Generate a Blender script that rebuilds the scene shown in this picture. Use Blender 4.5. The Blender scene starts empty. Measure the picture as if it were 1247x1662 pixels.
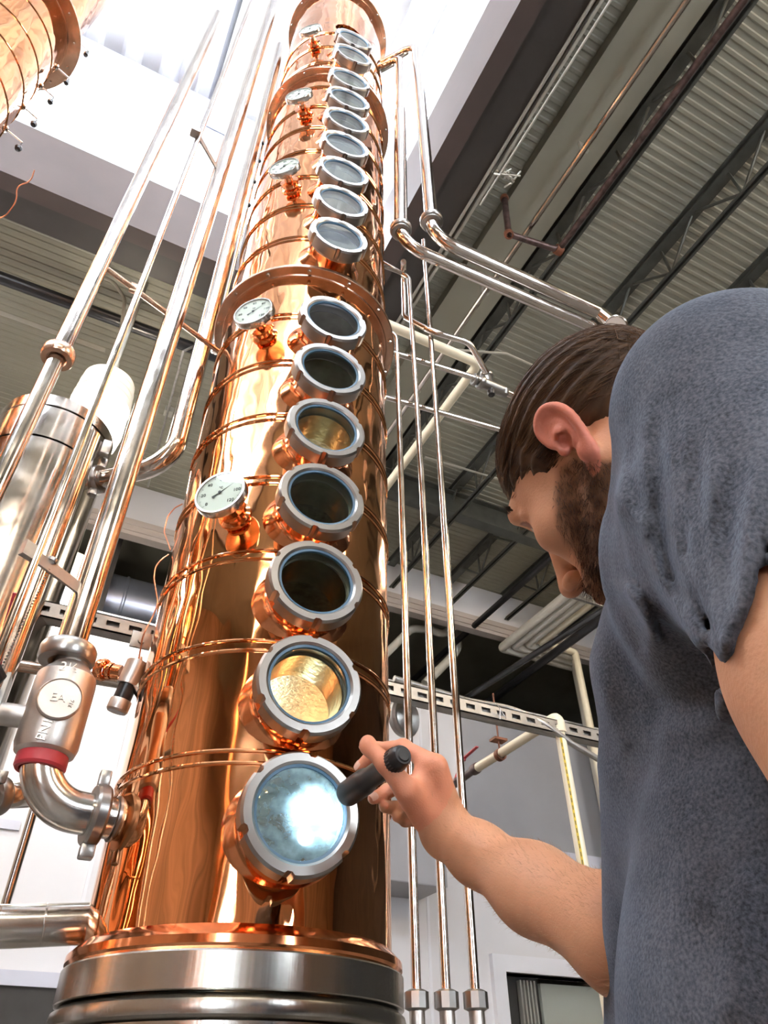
import bpy, bmesh, math, random
import numpy as np
from mathutils import Vector, Matrix

# ---------------------------------------------------------------- camera, world, light, exposure
FPX, PITCH, ROLL, CX, CY = 1161.86, 0.7096, -0.0090, 623.5, 831.0
PSI = math.radians(27.2)          # yaw of the view from the building's Y axis
CAMZ = 1.05
cp, sp = math.cos(PITCH), math.sin(PITCH)
_F = np.array([0, cp, sp]); _U0 = np.array([0, -sp, cp]); _R0 = np.array([1., 0, 0])
_R = math.cos(ROLL)*_R0 + math.sin(ROLL)*_U0
_U = -math.sin(ROLL)*_R0 + math.cos(ROLL)*_U0
cps, sps = math.cos(PSI), math.sin(PSI)
def W(v):
    x, y, z = v
    return Vector((x*cps + y*sps, -x*sps + y*cps, z + CAMZ))
def WD(v):
    x, y, z = v
    return Vector((x*cps + y*sps, -x*sps + y*cps, z))
def ray(px, py):
    return _F + _R*((px-CX)/FPX) - _U*((py-CY)/FPX)
def C(px, py, t): return ray(px, py)*t                       # point in the level camera frame
def P(px, py, t): return W(ray(px, py)*t)                    # the same in the world
def PZ(px, py, z):                                           # on the horizontal plane z (world height)
    v = ray(px, py); return W(v*((z-CAMZ)/v[2]))
def PY(px, py, Y):
    v = ray(px, py); w = WD(v); return W(v*(Y/w.y))
def PX(px, py, X):
    v = ray(px, py); w = WD(v); return W(v*(X/w.x))
def PH(px, py, rho):                                         # at a horizontal distance rho from the camera
    v = ray(px, py); return W(v*(rho/math.hypot(v[0], v[1])))

S = bpy.context.scene
COL = bpy.context.scene.collection
cam = bpy.data.cameras.new('camera'); camo = bpy.data.objects.new('camera', cam); COL.objects.link(camo)
cam.sensor_fit = 'VERTICAL'; cam.sensor_height = 36.0; cam.lens = FPX/1662*36; cam.clip_start = .02; cam.clip_end = 200
r_, u_, f_ = WD(_R), WD(_U), WD(_F)
camo.matrix_world = Matrix(((r_.x, u_.x, -f_.x, 0), (r_.y, u_.y, -f_.y, 0), (r_.z, u_.z, -f_.z, CAMZ), (0, 0, 0, 1)))
S.camera = camo
wd = bpy.data.worlds.new('sky'); S.world = wd; wd.use_nodes = True
bg = wd.node_tree.nodes['Background']; bg.inputs[0].default_value = (.92, .95, 1, 1); bg.inputs[1].default_value = 36.0
S.view_settings.view_transform = 'Standard'; S.view_settings.look = 'None'
S.view_settings.gamma = 1; S.view_settings.use_curve_mapping = False
S.view_settings.exposure = 0.0
def area(loc, to, sx, sy, power, color):  # area lights added for high bay lamps out of view
    l = bpy.data.lights.new('unseen_ceiling_light', 'AREA'); l.shape = 'RECTANGLE'; l.size = sx; l.size_y = sy
    l.energy = power; l.color = color
    o = bpy.data.objects.new('unseen_ceiling_light', l); COL.objects.link(o)
    o.location = loc; o.rotation_euler = (Vector(to)-Vector(loc)).to_track_quat('-Z', 'Y').to_euler()
    return o
WARM = (1, .80, .58)
area((-1.5, -3.6, 5.2), (-1, 1, 1.0), 3.5, .5, 120, (1, .86, .70))
area((3.6, -2.2, 5.2), (.8, 1.2, 1.4), 1.2, 1.2, 95, WARM)
area((4.6, 3.4, 5.3), (3.5, 4.5, 0), 1.0, 1.0, 45, (1, .86, .68))
area((-3.8, 4.4, 5.2), (-3.0, 5.0, 0), 1.0, 1.0, 110, (1, .93, .86))

# ---------------------------------------------------------------- materials
def nodes(name):
    m = bpy.data.materials.new(name); m.use_nodes = True
    nt = m.node_tree; b = nt.nodes['Principled BSDF']
    return m, nt, b
def mat(name, col, rough=.5, metal=0., noise=0, nscale=8, bump=0, bscale=30, stretch=(1, 1, 1), emit=None, estr=0, rvar=0, spec=.5, rand=0, bdist=None):
    m, nt, b = nodes(name)
    N = nt.nodes; L = nt.links
    b.inputs['Base Color'].default_value = (*col, 1); b.inputs['Roughness'].default_value = rough
    b.inputs['Metallic'].default_value = metal; b.inputs['Specular IOR Level'].default_value = spec
    tc = N.new('ShaderNodeTexCoord'); mp = N.new('ShaderNodeMapping'); mp.inputs['Scale'].default_value = stretch
    geo = N.new('ShaderNodeNewGeometry')
    L.new(geo.outputs['Position'], mp.inputs[0])
    if noise or rand:
        nz = N.new('ShaderNodeTexNoise'); nz.inputs['Scale'].default_value = nscale; nz.inputs['Detail'].default_value = 5
        L.new(mp.outputs[0], nz.inputs[0])
        mr = N.new('ShaderNodeMapRange'); mr.inputs[3].default_value = 1-noise; mr.inputs[4].default_value = 1+noise
        mr.inputs[1].default_value = .3; mr.inputs[2].default_value = .7
        L.new(nz.outputs[0], mr.inputs[0])
        hs = N.new('ShaderNodeHueSaturation'); hs.inputs['Color'].default_value = (*col, 1)
        last = mr.outputs[0]
        if rand:
            oi = N.new('ShaderNodeObjectInfo'); m2 = N.new('ShaderNodeMapRange')
            m2.inputs[3].default_value = 1-rand; m2.inputs[4].default_value = 1+rand
            L.new(oi.outputs['Random'], m2.inputs[0])
            mu = N.new('ShaderNodeMath'); mu.operation = 'MULTIPLY'; L.new(last, mu.inputs[0]); L.new(m2.outputs[0], mu.inputs[1]); last = mu.outputs[0]
        L.new(last, hs.inputs['Value']); L.new(hs.outputs[0], b.inputs['Base Color'])
    if rvar:
        n2 = N.new('ShaderNodeTexNoise'); n2.inputs['Scale'].default_value = nscale*1.7
        L.new(mp.outputs[0], n2.inputs[0])
        m3 = N.new('ShaderNodeMapRange'); m3.inputs[3].default_value = max(.01, rough-rvar); m3.inputs[4].default_value = rough+rvar
        m3.inputs[1].default_value = .35; m3.inputs[2].default_value = .65
        L.new(n2.outputs[0], m3.inputs[0]); L.new(m3.outputs[0], b.inputs['Roughness'])
    if bump:
        n4 = N.new('ShaderNodeTexNoise'); n4.inputs['Scale'].default_value = bscale; n4.inputs['Detail'].default_value = 3
        L.new(mp.outputs[0], n4.inputs[0])
        bp = N.new('ShaderNodeBump'); bp.inputs['Strength'].default_value = bump; bp.inputs['Distance'].default_value = bdist or min(.01, .22/bscale)
        L.new(n4.outputs[0], bp.inputs['Height']); L.new(bp.outputs[0], b.inputs['Normal'])
    if emit:
        b.inputs['Emission Color'].default_value = (*emit, 1); b.inputs['Emission Strength'].default_value = estr
    return m
def glassmat(name, tint=(1, 1, 1), refl=.12, rough=0.0):
    m = bpy.data.materials.new(name); m.use_nodes = True; nt = m.node_tree; N = nt.nodes; L = nt.links
    N.remove(N['Principled BSDF']); out = N['Material Output']
    tr = N.new('ShaderNodeBsdfTransparent'); tr.inputs[0].default_value = (*tint, 1)
    gl = N.new('ShaderNodeBsdfGlossy'); gl.inputs['Roughness'].default_value = rough
    lw = N.new('ShaderNodeLayerWeight'); lw.inputs[0].default_value = .5
    pw = N.new('ShaderNodeMath'); pw.operation = 'POWER'; pw.inputs[1].default_value = 4.0; L.new(lw.outputs['Facing'], pw.inputs[0])
    ad = N.new('ShaderNodeMath'); ad.operation = 'MULTIPLY_ADD'; ad.inputs[1].default_value = .85; ad.inputs[2].default_value = refl
    L.new(pw.outputs[0], ad.inputs[0])
    mx = N.new('ShaderNodeMixShader'); L.new(ad.outputs[0], mx.inputs[0]); L.new(tr.outputs[0], mx.inputs[1]); L.new(gl.outputs[0], mx.inputs[2])
    L.new(mx.outputs[0], out.inputs[0])
    return m
M = {}
M['copper'] = mat('polished_copper', (.90, .41, .18), .06, 1, noise=.06, nscale=5, bump=.6, bscale=4.6, bdist=.03, stretch=(1, 1, .4), rvar=.035)
M['copper_dull'] = mat('dull_copper', (.62, .28, .16), .28, 1, noise=.2, nscale=20, bump=.1, bscale=30)
M['copper_fit'] = mat('copper_fitting', (.86, .34, .15), .12, 1, noise=.1, nscale=14)
M['steel'] = mat('brushed_steel', (.62, .59, .55), .21, 1, noise=.05, nscale=30, stretch=(1, 1, .1))
M['band'] = mat('brushed_band_steel', (.50, .48, .44), .24, 1, bump=.35, bscale=70, bdist=.0012, stretch=(1, 1, .004))
M['tube'] = mat('polished_steel_tube', (.70, .65, .60), .15, 1, noise=.06, nscale=9, rvar=.05)
M['nut'] = mat('machined_steel', (.36, .345, .325), .33, 1, noise=.05, nscale=30)
M['cast'] = mat('cast_steel', (.58, .54, .50), .42, 1, noise=.08, nscale=30, bump=.2, bscale=260)
M['brass_in'] = mat('golden_inner_metal', (.62, .585, .43), .28, 1, noise=.2, nscale=30, bump=.5, bscale=90)
M['tray'] = mat('wet_tray_metal', (.52, .515, .42), .4, .6, noise=.35, nscale=60, bump=1.0, bscale=140)
M['gasket'] = mat('blue_seal', (.03, .09, .15), .4)
M['red'] = mat('red_seal', (.42, .03, .04), .45)
M['blackp'] = mat('black_plastic', (.012, .012, .014), .35)
M['glass'] = glassmat('clear_glass', (.86, .92, .88), .05)
M['pane'] = glassmat('window_pane', (.95, .98, 1), .05)
M['dial'] = mat('dial_white', (.78, .76, .70), .5)
M['ink'] = mat('black_print', (.02, .02, .02), .5)
M['deck'] = mat('painted_steel_deck', (.28, .27, .215), .62, 0, noise=.10, nscale=2, stretch=(1, 1, 1), bump=.05, bscale=15)
M['joist'] = mat('dark_joist_paint', (.075, .078, .068), .5, .2, noise=.2, nscale=9)
M['joist_l'] = mat('light_joist_paint', (.42, .41, .36), .45, .3, noise=.1, nscale=9)
M['fascia'] = mat('brown_painted_fascia', (.065, .047, .042), .6, noise=.08, nscale=3, bump=.05, bscale=60)
M['fascia2'] = mat('dark_brown_steel', (.04, .034, .03), .55, noise=.1, nscale=4)
M['white'] = mat('white_wall_paint', (.74, .73, .75), .45, noise=.03, nscale=2)
M['white2'] = mat('white_steel_paint', (.80, .80, .84), .5, noise=.03, nscale=3)
M['lav'] = mat('pale_grey_frame', (.60, .61, .70), .5, noise=.03, nscale=3)
M['greywall'] = mat('grey_wall_panel', (.36, .365, .39), .35, .1, noise=.1, nscale=1.2)
M['darkwall'] = mat('dark_block_wall', (.045, .042, .038), .7, noise=.3, nscale=3)
M['beige'] = mat('beige_trim_paint', (.50, .44, .40), .55, noise=.05, nscale=4)
M['floor'] = mat('sealed_concrete', (.20, .185, .17), .35, noise=.15, nscale=1.5, bump=.03)
M['pvc'] = mat('cream_pvc', (.80, .73, .56), .32, noise=.04, nscale=12)
M['pvcw'] = mat('white_insulation', (.66, .64, .57), .55, noise=.05, nscale=15, bump=.1, bscale=60)
M['yellow'] = mat('yellow_print', (.62, .45, .04), .5)
M['iron'] = mat('rusty_black_pipe', (.10, .065, .06), .4, .5, noise=.5, nscale=25, bump=.2, bscale=60)
M['blackpipe'] = mat('black_painted_pipe', (.02, .02, .022), .3, .2, noise=.2, nscale=12)
M['rust'] = mat('rust_orange', (.20, .075, .04), .6, .2, noise=.3, nscale=40)
M['galv'] = mat('galvanised_strut', (.40, .385, .36), .42, .8, noise=.15, nscale=25)
M['duct'] = mat('duct_sheet', (.42, .46, .56), .3, .8, noise=.1, nscale=5)
M['lamp'] = mat('glowing_lamp_glass', (1, .96, .9), .4, emit=(1, .93, .82), estr=42)
M['lampcap'] = mat('ribbed_lamp_housing', (.85, .80, .70), .4, emit=(1, .88, .66), estr=.35)
M['skin'] = None

# ---------------------------------------------------------------- mesh helpers
ORG = {}
def tag(o, label=None, cat=None, group=None, kind=None):
    if label: o['label'] = label
    if cat: o['category'] = cat
    if group: o['group'] = group
    if kind: o['kind'] = kind
    return o
def mesh_from(name, V, Fc, m, smooth=True, sharp=40):
    me = bpy.data.meshes.new(name)
    me.from_pydata([tuple(v) for v in V], [], Fc)
    if smooth:
        me.polygons.foreach_set('use_smooth', [True]*len(me.polygons))
        me.set_sharp_from_angle(angle=math.radians(sharp))
    if m is not None: me.materials.append(m)
    me.update()
    return me
def obj(name, VF, m, parent=None, smooth=True, sharp=30, origin=None):
    """VF in world coordinates; origin = parent's origin, else given, else base of the mesh"""
    V, Fc = VF
    V = [Vector(v) for v in V]
    if parent is not None: og = ORG[parent.name]
    elif origin is not None: og = Vector(origin)
    else:
        og = Vector((sum(v.x for v in V)/len(V), sum(v.y for v in V)/len(V), min(v.z for v in V)))
    me = mesh_from(name, [v-og for v in V], Fc, m, smooth, sharp)
    o = bpy.data.objects.new(name, me); COL.objects.link(o)
    if parent is not None: o.parent = parent
    else: o.location = og
    ORG[o.name] = og
    return o
def empty(name, loc, label, cat, group=None):
    o = bpy.data.objects.new(name, None); COL.objects.link(o); o.location = loc; o.empty_display_size = .05
    ORG[o.name] = Vector(loc)
    return tag(o, label, cat, group)
def inst(name, me, mw, parent):
    """place shared mesh me with world matrix mw under parent (whose own rotation is identity)"""
    o = bpy.data.objects.new(name, me); COL.objects.link(o); o.parent = parent
    og = ORG[parent.name]
    o.matrix_local = Matrix.Translation(-og) @ mw
    ORG[o.name] = None
    return o
def instsub(name, me, parent):        # a sub-part in the frame of its (instanced) part
    o = bpy.data.objects.new(name, me); COL.objects.link(o); o.parent = parent
    return o
def join(*parts):
    V, Fc = [], []
    for v, f in parts:
        n = len(V); V += list(v); Fc += [tuple(i+n for i in q) for q in f]
    return V, Fc
def xf(VF, mtx):
    return [mtx @ Vector(v) for v in VF[0]], VF[1]
def lathe(prof, seg=48, axis='Z', closed=False):
    V, Fc = [], []
    n = len(prof)
    for i in range(seg):
        a = 2*math.pi*i/seg; c, s = math.cos(a), math.sin(a)
        for r, h in prof:
            V.append((r*c, r*s, h) if axis == 'Z' else (r*c, h, -r*s))
    for i in range(seg):
        j = (i+1) % seg
        for k in range(n if closed else n-1):
            l = (k+1) % n
            Fc.append((i*n+k, j*n+k, j*n+l, i*n+l))
    if not closed:
        if prof[0][0] > 1e-6: pass
    return V, Fc
def fill_disc(r, h, seg=48, axis='Z'):
    V = []
    for i in range(seg):
        a = 2*math.pi*i/seg; c, s = math.cos(a), math.sin(a)
        V.append((r*c, r*s, h) if axis == 'Z' else (r*c, h, -r*s))
    return V, [tuple(range(seg))]
def box(c, sx, sy, sz, mtx=None, bev=0):
    x, y, z = sx/2, sy/2, sz/2
    V = [(-x, -y, -z), (x, -y, -z), (x, y, -z), (-x, y, -z), (-x, -y, z), (x, -y, z), (x, y, z), (-x, y, z)]
    Fc = [(0, 3, 2, 1), (4, 5, 6, 7), (0, 1, 5, 4), (1, 2, 6, 5), (2, 3, 7, 6), (3, 0, 4, 7)]
    if bev:
        bm = bmesh.new(); vs = [bm.verts.new(v) for v in V]
        for f in Fc: bm.faces.new([vs[i] for i in f])
        bmesh.ops.bevel(bm, geom=bm.edges[:], offset=bev, segments=2, affect='EDGES', profile=.5)
        bm.verts.index_update()
        V = [tuple(v.co) for v in bm.verts]; Fc = [tuple(v.index for v in f.verts) for f in bm.faces]; bm.free()
    T = Matrix.Translation(Vector(c)) @ (mtx.to_4x4() if mtx is not None else Matrix.Identity(4))
    return [T @ Vector(v) for v in V], Fc
def bx(x0, x1, y0, y1, z0, z1, bev=0):
    return box(((x0+x1)/2, (y0+y1)/2, (z0+z1)/2), abs(x1-x0), abs(y1-y0), abs(z1-z0), None, bev)
def frame_z(d):
    d = Vector(d).normalized(); h = Vector((0, 0, 1)) if abs(d.z) < .95 else Vector((1, 0, 0))
    x = h.cross(d).normalized(); y = d.cross(x)
    return Matrix(((x.x, y.x, d.x), (x.y, y.y, d.y), (x.z, y.z, d.z)))
def bar(a, b, w, h):                       # rectangular bar from a to b
    a, b = Vector(a), Vector(b); d = b-a
    return box((a+b)/2, w, h, d.length, frame_z(d))
def fillet(pts, rad, n=8):
    pts = [Vector(p) for p in pts]; out = [pts[0]]
    for i in range(1, len(pts)-1):
        p, a, b = pts[i], pts[i-1], pts[i+1]
        u = (a-p).normalized(); v = (b-p).normalized()
        ang = u.angle(v)
        r = rad[i] if isinstance(rad, (list, tuple)) else rad
        if ang > math.pi-.02 or r <= 0: out.append(p); continue
        t = min(r/math.tan(ang/2), .48*(a-p).length, .48*(b-p).length); r = t*math.tan(ang/2)
        c = p + (u+v).normalized()*(r/math.sin(ang/2))
        s = p+u*t-c; e = p+v*t-c
        tot = s.angle(e)
        for k in range(n+1):
            f = k/n
            q = (s*math.sin((1-f)*tot) + e*math.sin(f*tot))/math.sin(tot)
            out.append(c+q)
    out.append(pts[-1]); return out
def sweep(pts, r, seg=16, caps=True, rad=None):
    """round sweep along pts; rad optional list of radii"""
    pts = [Vector(p) for p in pts]; n = len(pts); V, Fc = [], []
    T = []
    for i in range(n):
        a = pts[max(i-1, 0)]; b = pts[min(i+1, n-1)]
        if 0 < i < n-1: d = (pts[i]-a).normalized()+(b-pts[i]).normalized()
        else: d = b-a
        T.append(d.normalized())
    up = frame_z(T[0]).col[0].copy()
    for i in range(n):
        t = T[i]; up = (up-t*up.dot(t)).normalized(); w = t.cross(up)
        rr = rad[i] if rad else r
        for k in range(seg):
            a = 2*math.pi*k/seg
            V.append(pts[i]+(up*math.cos(a)+w*math.sin(a))*rr)
    for i in range(n-1):
        for k in range(seg):
            l = (k+1) % seg
            Fc.append((i*seg+k, i*seg+l, (i+1)*seg+l, (i+1)*seg+k))
    if caps:
        Fc.append(tuple(range(seg-1, -1, -1))); Fc.append(tuple((n-1)*seg+k for k in range(seg)))
    return V, Fc
def tube(pts, r, bend=0, seg=16, n=8):
    return sweep(fillet(pts, bend, n) if bend else pts, r, seg)
def ring(p, d, prof, seg=32):              # lathe about direction d at point p, prof (r, h)
    return xf(lathe(prof, seg, closed=True), Matrix.Translation(Vector(p)) @ frame_z(d).to_4x4())
def ferrule(p, d, r, w=.012, seg=32):      # rounded collar
    return ring(p, d, [(r*.6, -w/2), (r*.93, -w/2), (r, -w/2*.6), (r, w/2*.6), (r*.93, w/2), (r*.6, w/2)], seg)
def text_vf(s, size, ext=0.0004):
    cu = bpy.data.curves.new('txt', 'FONT'); cu.body = s; cu.size = size; cu.extrude = ext; cu.align_x = 'CENTER'; cu.align_y = 'CENTER'; cu.resolution_u = 2
    o = bpy.data.objects.new('txt', cu); COL.objects.link(o)
    dg = bpy.context.evaluated_depsgraph_get(); me = bpy.data.meshes.new_from_object(o.evaluated_get(dg))
    VF = [v.co.copy() for v in me.vertices], [tuple(p.vertices) for p in me.polygons]
    bpy.data.objects.remove(o); bpy.data.curves.remove(cu); bpy.data.meshes.remove(me)
    return VF
def structure(name, VF, m, parent=None, smooth=False, label=None, origin=None):
    o = obj(name, VF, m, parent, smooth=smooth, origin=origin)
    if parent is None: o['kind'] = 'structure'
    if label: o['label'] = label
    return o
# ---------------------------------------------------------------- the building
ZD = 5.85                       # underside of the roof deck
YW = 5.70                       # partition wall
X0, X1, Y0 = -6.5, 8.5, -5.0
OX0, OX1, OY0, OY1 = -4.2, 1.16, -1.4, 2.80    # skylight opening
structure('floor', bx(X0, X1, Y0, 11, -.1, 0), M['floor'], label='smooth grey sealed concrete floor of the still hall')
def corrugated(x0, x1, y0, y1, z, pitch, h, up=1):
    n = max(1, int(round((y1-y0)/pitch))); V, Fc = [], []
    ys = []
    for i in range(n):
        y = y0+i*pitch
        for f, k in ((0, 0), (.30, 0), (.42, 1), (.88, 1)): ys.append((y+f*pitch, z+h*k*up))
    ys.append((y0+n*pitch, z))
    for y, zz in ys: V += [(x0, y, zz), (x1, y, zz)]
    for i in range(len(ys)-1): Fc.append((2*i, 2*i+1, 2*i+3, 2*i+2))
    return V, Fc
deck = join(corrugated(OX1+.12, X1, Y0, YW+.2, ZD, .062, .006), corrugated(X0, OX1+.12, OY1+.12, YW+.2, ZD, .062, .006),
            corrugated(X0, OX1+.12, Y0, OY0-.12, ZD, .062, .006), corrugated(X0, OX0-.12, OY0-.12, OY1+.12, ZD, .062, .006),
            bx(OX1+.12, X1, Y0, 11, ZD+.05, ZD+.12), bx(X0, OX1+.12, OY1+.12, 11, ZD+.05, ZD+.12),
            bx(X0, OX1+.12, Y0, OY0-.12, ZD+.05, ZD+.12), bx(X0, OX0-.12, OY0-.12, OY1+.12, ZD+.05, ZD+.12))
structure('ceiling', deck, M['deck'], label='ribbed grey painted steel roof deck')
M['darkbrown'] = mat('dark_timber_wall', (.30, .19, .12), .5, noise=.4, nscale=3, stretch=(1, 1, .2))
# skylight curb, fascia and monitor roof
fas = join(bx(OX1, OX1+.12, OY0-.12, OY1+.12, ZD-.34, ZD+.30), bx(OX0-.12, OX1, OY1, OY1+.12, ZD-.34, ZD+.30),
           bx(OX0-.12, OX0, OY0-.12, OY1+.12, ZD-.34, ZD+.30), bx(OX0-.12, OX1, OY0-.12, OY0, ZD-.34, ZD+.30))
structure('trim_1', fas, M['fascia'], label='brown painted curb around the skylight opening')
fl = join(bx(OX1+.12, OX1+.34, OY0-.3, OY1+.34, ZD-.30, ZD-.27), bx(OX1+.20, OX1+.23, OY0-.3, OY1+.34, ZD-.27, ZD),
          bx(OX0-.12, OX1+.34, OY1+.12, OY1+.34, ZD-.30, ZD-.27), bx(OX0-.12, OX1+.34, OY1+.20, OY1+.23, ZD-.27, ZD))
structure('trim_2', fl, M['fascia2'], label='dark brown steel beam outside the skylight curb')
ZC, ZM = ZD+.30, 7.45
# monitor windows: sill, head, mullions, glass on each side
def monitor(axis, c, a0, a1, n, k):
    t = .05
    root = None
    def B(u0, u1, z0, z1, d0=-t, d1=t):
        return bx(u0, u1, c+d0, c+d1, z0, z1) if axis == 'Y' else bx(c+d0, c+d1, u0, u1, z0, z1)
    fr = structure('window_%d' % k, join(B(a0, a1, ZC, ZC+.10), B(a0, a1, ZM-.22, ZM)), M['lav'], label='pale framed clerestory window of the skylight')
    for i in range(n+1):
        u = a0+(a1-a0)*i/n
        obj('mullion', B(u-.035, u+.035, ZC+.1, ZM-.22), M['lav'], fr, smooth=False)
    for i in range(n):
        u = a0+(a1-a0)*i/n; w = a0+(a1-a0)*(i+1)/n
        obj('pane', B(u+.035, w-.035, ZC+.1, ZM-.22, -.006, .006), M['pane'], fr, smooth=False)
monitor('Y', OY1+.06, OX0, OX1, 3, 1); monitor('Y', OY0-.06, OX0, OX1, 3, 2)
monitor('X', OX1+.06, OY0, OY1, 3, 3); monitor('X', OX0-.06, OY0, OY1, 3, 4)
rd = join(corrugated(OX0-.3, OX1+.3, OY0-.3, OY1+.3, ZM+.12, .24, .06), bx(OX0-.3, OX1+.3, OY0-.3, OY1+.3, ZM+.2, ZM+.26))
rd = ([(OX0-.3+(v[1]-OY0+.3)*(OX1-OX0+.6)/(OY1-OY0+.6), OY0-.3+(v[0]-OX0+.3)*(OY1-OY0+.6)/(OX1-OX0+.6), v[2]) if i < 1e9 else v for i, v in enumerate(rd[0])], rd[1])
structure('ceiling_skylight', rd, M['white2'], label='white ribbed deck over the skylight')
bm_ = []
for y in (OY1-.02, .75, -.7): bm_.append(bx(OX0, OX1, y-.10, y+.10, ZM-.08, ZM+.12))
for x in (OX1-.12, -.1, -1.7, -3.1): bm_.append(bx(x-.09, x+.09, OY0, OY1, ZM-.10, ZM+.12))
structure('trim_3', join(*bm_), M['lav'], label='pale grey beams under the white skylight deck')
# header band, partition wall, dark plenum
structure('wall_back', join(bx(X0, X1, YW, YW+.12, 5.42, ZD), bx(X0, 3.98, YW, YW+.14, 0, 4.40), bx(3.98, X1, YW, YW+.14, 2.0, 4.40), bx(5.9, X1, YW, YW+.14, 0, 2.0)), M['white'], label='white partition wall with an open band above it')
structure('trim_4', join(bx(X0, X1, YW-.03, YW, 5.36, 5.42), bx(X0, X1, YW-.015, YW, 5.30, 5.36), bx(X0, X1, YW+.0, YW+.1, 5.26, 5.42)), M['beige'], label='beige trim strip along the header above the opening')
structure('wall_beyond', join(bx(X0, X1, 10.9, 11, 0, 7)), M['darkwall'], label='dark wall far behind the partition')
structure('wall_left', bx(X0-.1, X0, Y0, 11, 0, 6.0), M['darkbrown'])
structure('wall_right', bx(X1, X1+.1, Y0, 11, 0, 6.0), M['darkwall'])
structure('wall_front', join(bx(X0, X1, Y0-.1, Y0, 0, .9), bx(X0, X1, Y0-.1, Y0, 4.2, 6.0), bx(X0, -3.6, Y0-.1, Y0, .9, 4.2), bx(-2.6, 1.8, Y0-.1, Y0, .9, 4.2), bx(2.8, X1, Y0-.1, Y0, .9, 4.2)), M['darkbrown'])
for k, (a, b) in enumerate(((-3.6, -2.6), (1.8, 2.8))):
    w = structure('window_%d' % (5+k), join(bx(a, b, Y0-.08, Y0-.02, .9, .98), bx(a, b, Y0-.08, Y0-.02, 4.12, 4.2), bx(a, b, Y0-.08, Y0-.02, 2.5, 2.56)), M['lav'])
    for i in range(4):
        u = a+(b-a)*i/3
        obj('mullion', bx(u-.03, u+.03, Y0-.09, Y0-.01, .9, 4.2), M['lav'], w, smooth=False)
    for i in range(3):
        obj('pane', bx(a+(b-a)*i/3+.03, a+(b-a)*(i+1)/3-.03, Y0-.055, Y0-.045, .98, 4.12), M['pane'], w, smooth=False)
# ---------------------------------------------------------------- the copper column
AX, AY, RC = -.2321, 1.3, .2377
def CPt(az, r, z, ax=AX, ay=AY):           # az in degrees from the camera side, z relative to the camera
    a = math.radians(az)
    return W((ax+r*math.sin(a), ay-r*math.cos(a), z))
def outward(az):
    a = math.radians(az); return WD((math.sin(a), -math.cos(a), 0))
def hit(px, py, r, ax=AX, ay=AY):
    v = ray(px, py); a = v[0]**2+v[1]**2; b = -2*(v[0]*ax+v[1]*ay); c = ax*ax+ay*ay-r*r
    D = max(b*b-4*a*c, 0); t = (-b-math.sqrt(D))/2/a; q = v*t
    return math.degrees(math.atan2(q[0]-ax, -(q[1]-ay))), q[2]
def portframe(az, z, r=RC):                # local +Y outward, +Z up, origin on the shell
    o = outward(az); up = Vector((0, 0, 1)); x = o.cross(up)
    p = CPt(az, r, z)
    return Matrix(((x.x, o.x, 0, p.x), (x.y, o.y, 0, p.y), (x.z, o.z, 1, p.z), (0, 0, 0, 1)))
PZs = [.325+.1915*i for i in range(7)]+[1.868+.1975*i for i in range(7)]+[3.335, 3.53, 3.725, 3.92]
PAZ = 21.3
cbase = W((AX, AY, -CAMZ))
column = empty('distillation_column', cbase, 'tall polished copper distillation column with a row of round sight glasses, centre of the picture', 'distillation column')
column['kind'] = 'thing'
def shell(z0, z1, r, holes, ax=AX, ay=AY, nth=288, dz=.008, hr=.0635):
    nz = int((z1-z0)/dz); V, Fc = [], []
    for k in range(nz+1):
        z = z0+(z1-z0)*k/nz
        for i in range(nth):
            V.append(CPt(360*i/nth, r, z, ax, ay))
    for k in range(nz):
        z = z0+(z1-z0)*(k+.5)/nz
        for i in range(nth):
            az = 360*(i+.5)/nth; skip = False
            for ha, hz in holes:
                if abs(z-hz) < hr:
                    d = (az-ha+180) % 360-180
                    if (r*math.sin(math.radians(d)))**2+(z-hz)**2 < hr*hr and abs(d) < 60: skip = True; break
            if skip: continue
            j = (i+1) % nth
            Fc.append((k*nth+i, k*nth+j, (k+1)*nth+j, (k+1)*nth+i))
    return V, Fc
holes = [(PAZ, z) for z in PZs]
FL = [1.765, 3.29, 4.50]
secs = [(.19, FL[0]), (FL[0], FL[1]), (FL[1], FL[2])]
for a, b in secs:
    obj('shell', shell(a, b, RC, [h for h in holes if a-.1 < h[1] < b+.1]), M['copper'], column)
def bead(z, r, w=.0040, seg=144, ax=AX, ay=AY):
    V, Fc = lathe([(r-.001, z-w), (r+w*.7, z-w*.6), (r+w, z), (r+w*.7, z+w*.6), (r-.001, z+w)], seg)
    c = W((ax, ay, 0)); return [Vector((v[0]+c.x, v[1]+c.y, v[2]+CAMZ)) for v in V], Fc
def at_axis(VF, ax=AX, ay=AY):
    c = W((ax, ay, 0)); return [Vector((v[0]+c.x, v[1]+c.y, v[2]+CAMZ)) for v in VF[0]], VF[1]
BZ = [.325+.1915*(i+.5)+.006 for i in range(7)]+[1.868+.1975*(i+.5) for i in range(-0, 7)]+[3.43, 3.63, 3.82]
for z in BZ:
    for d in (-.0095, .0095): obj('seam_bead', bead(z+d, RC), M['copper'], column)
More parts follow.
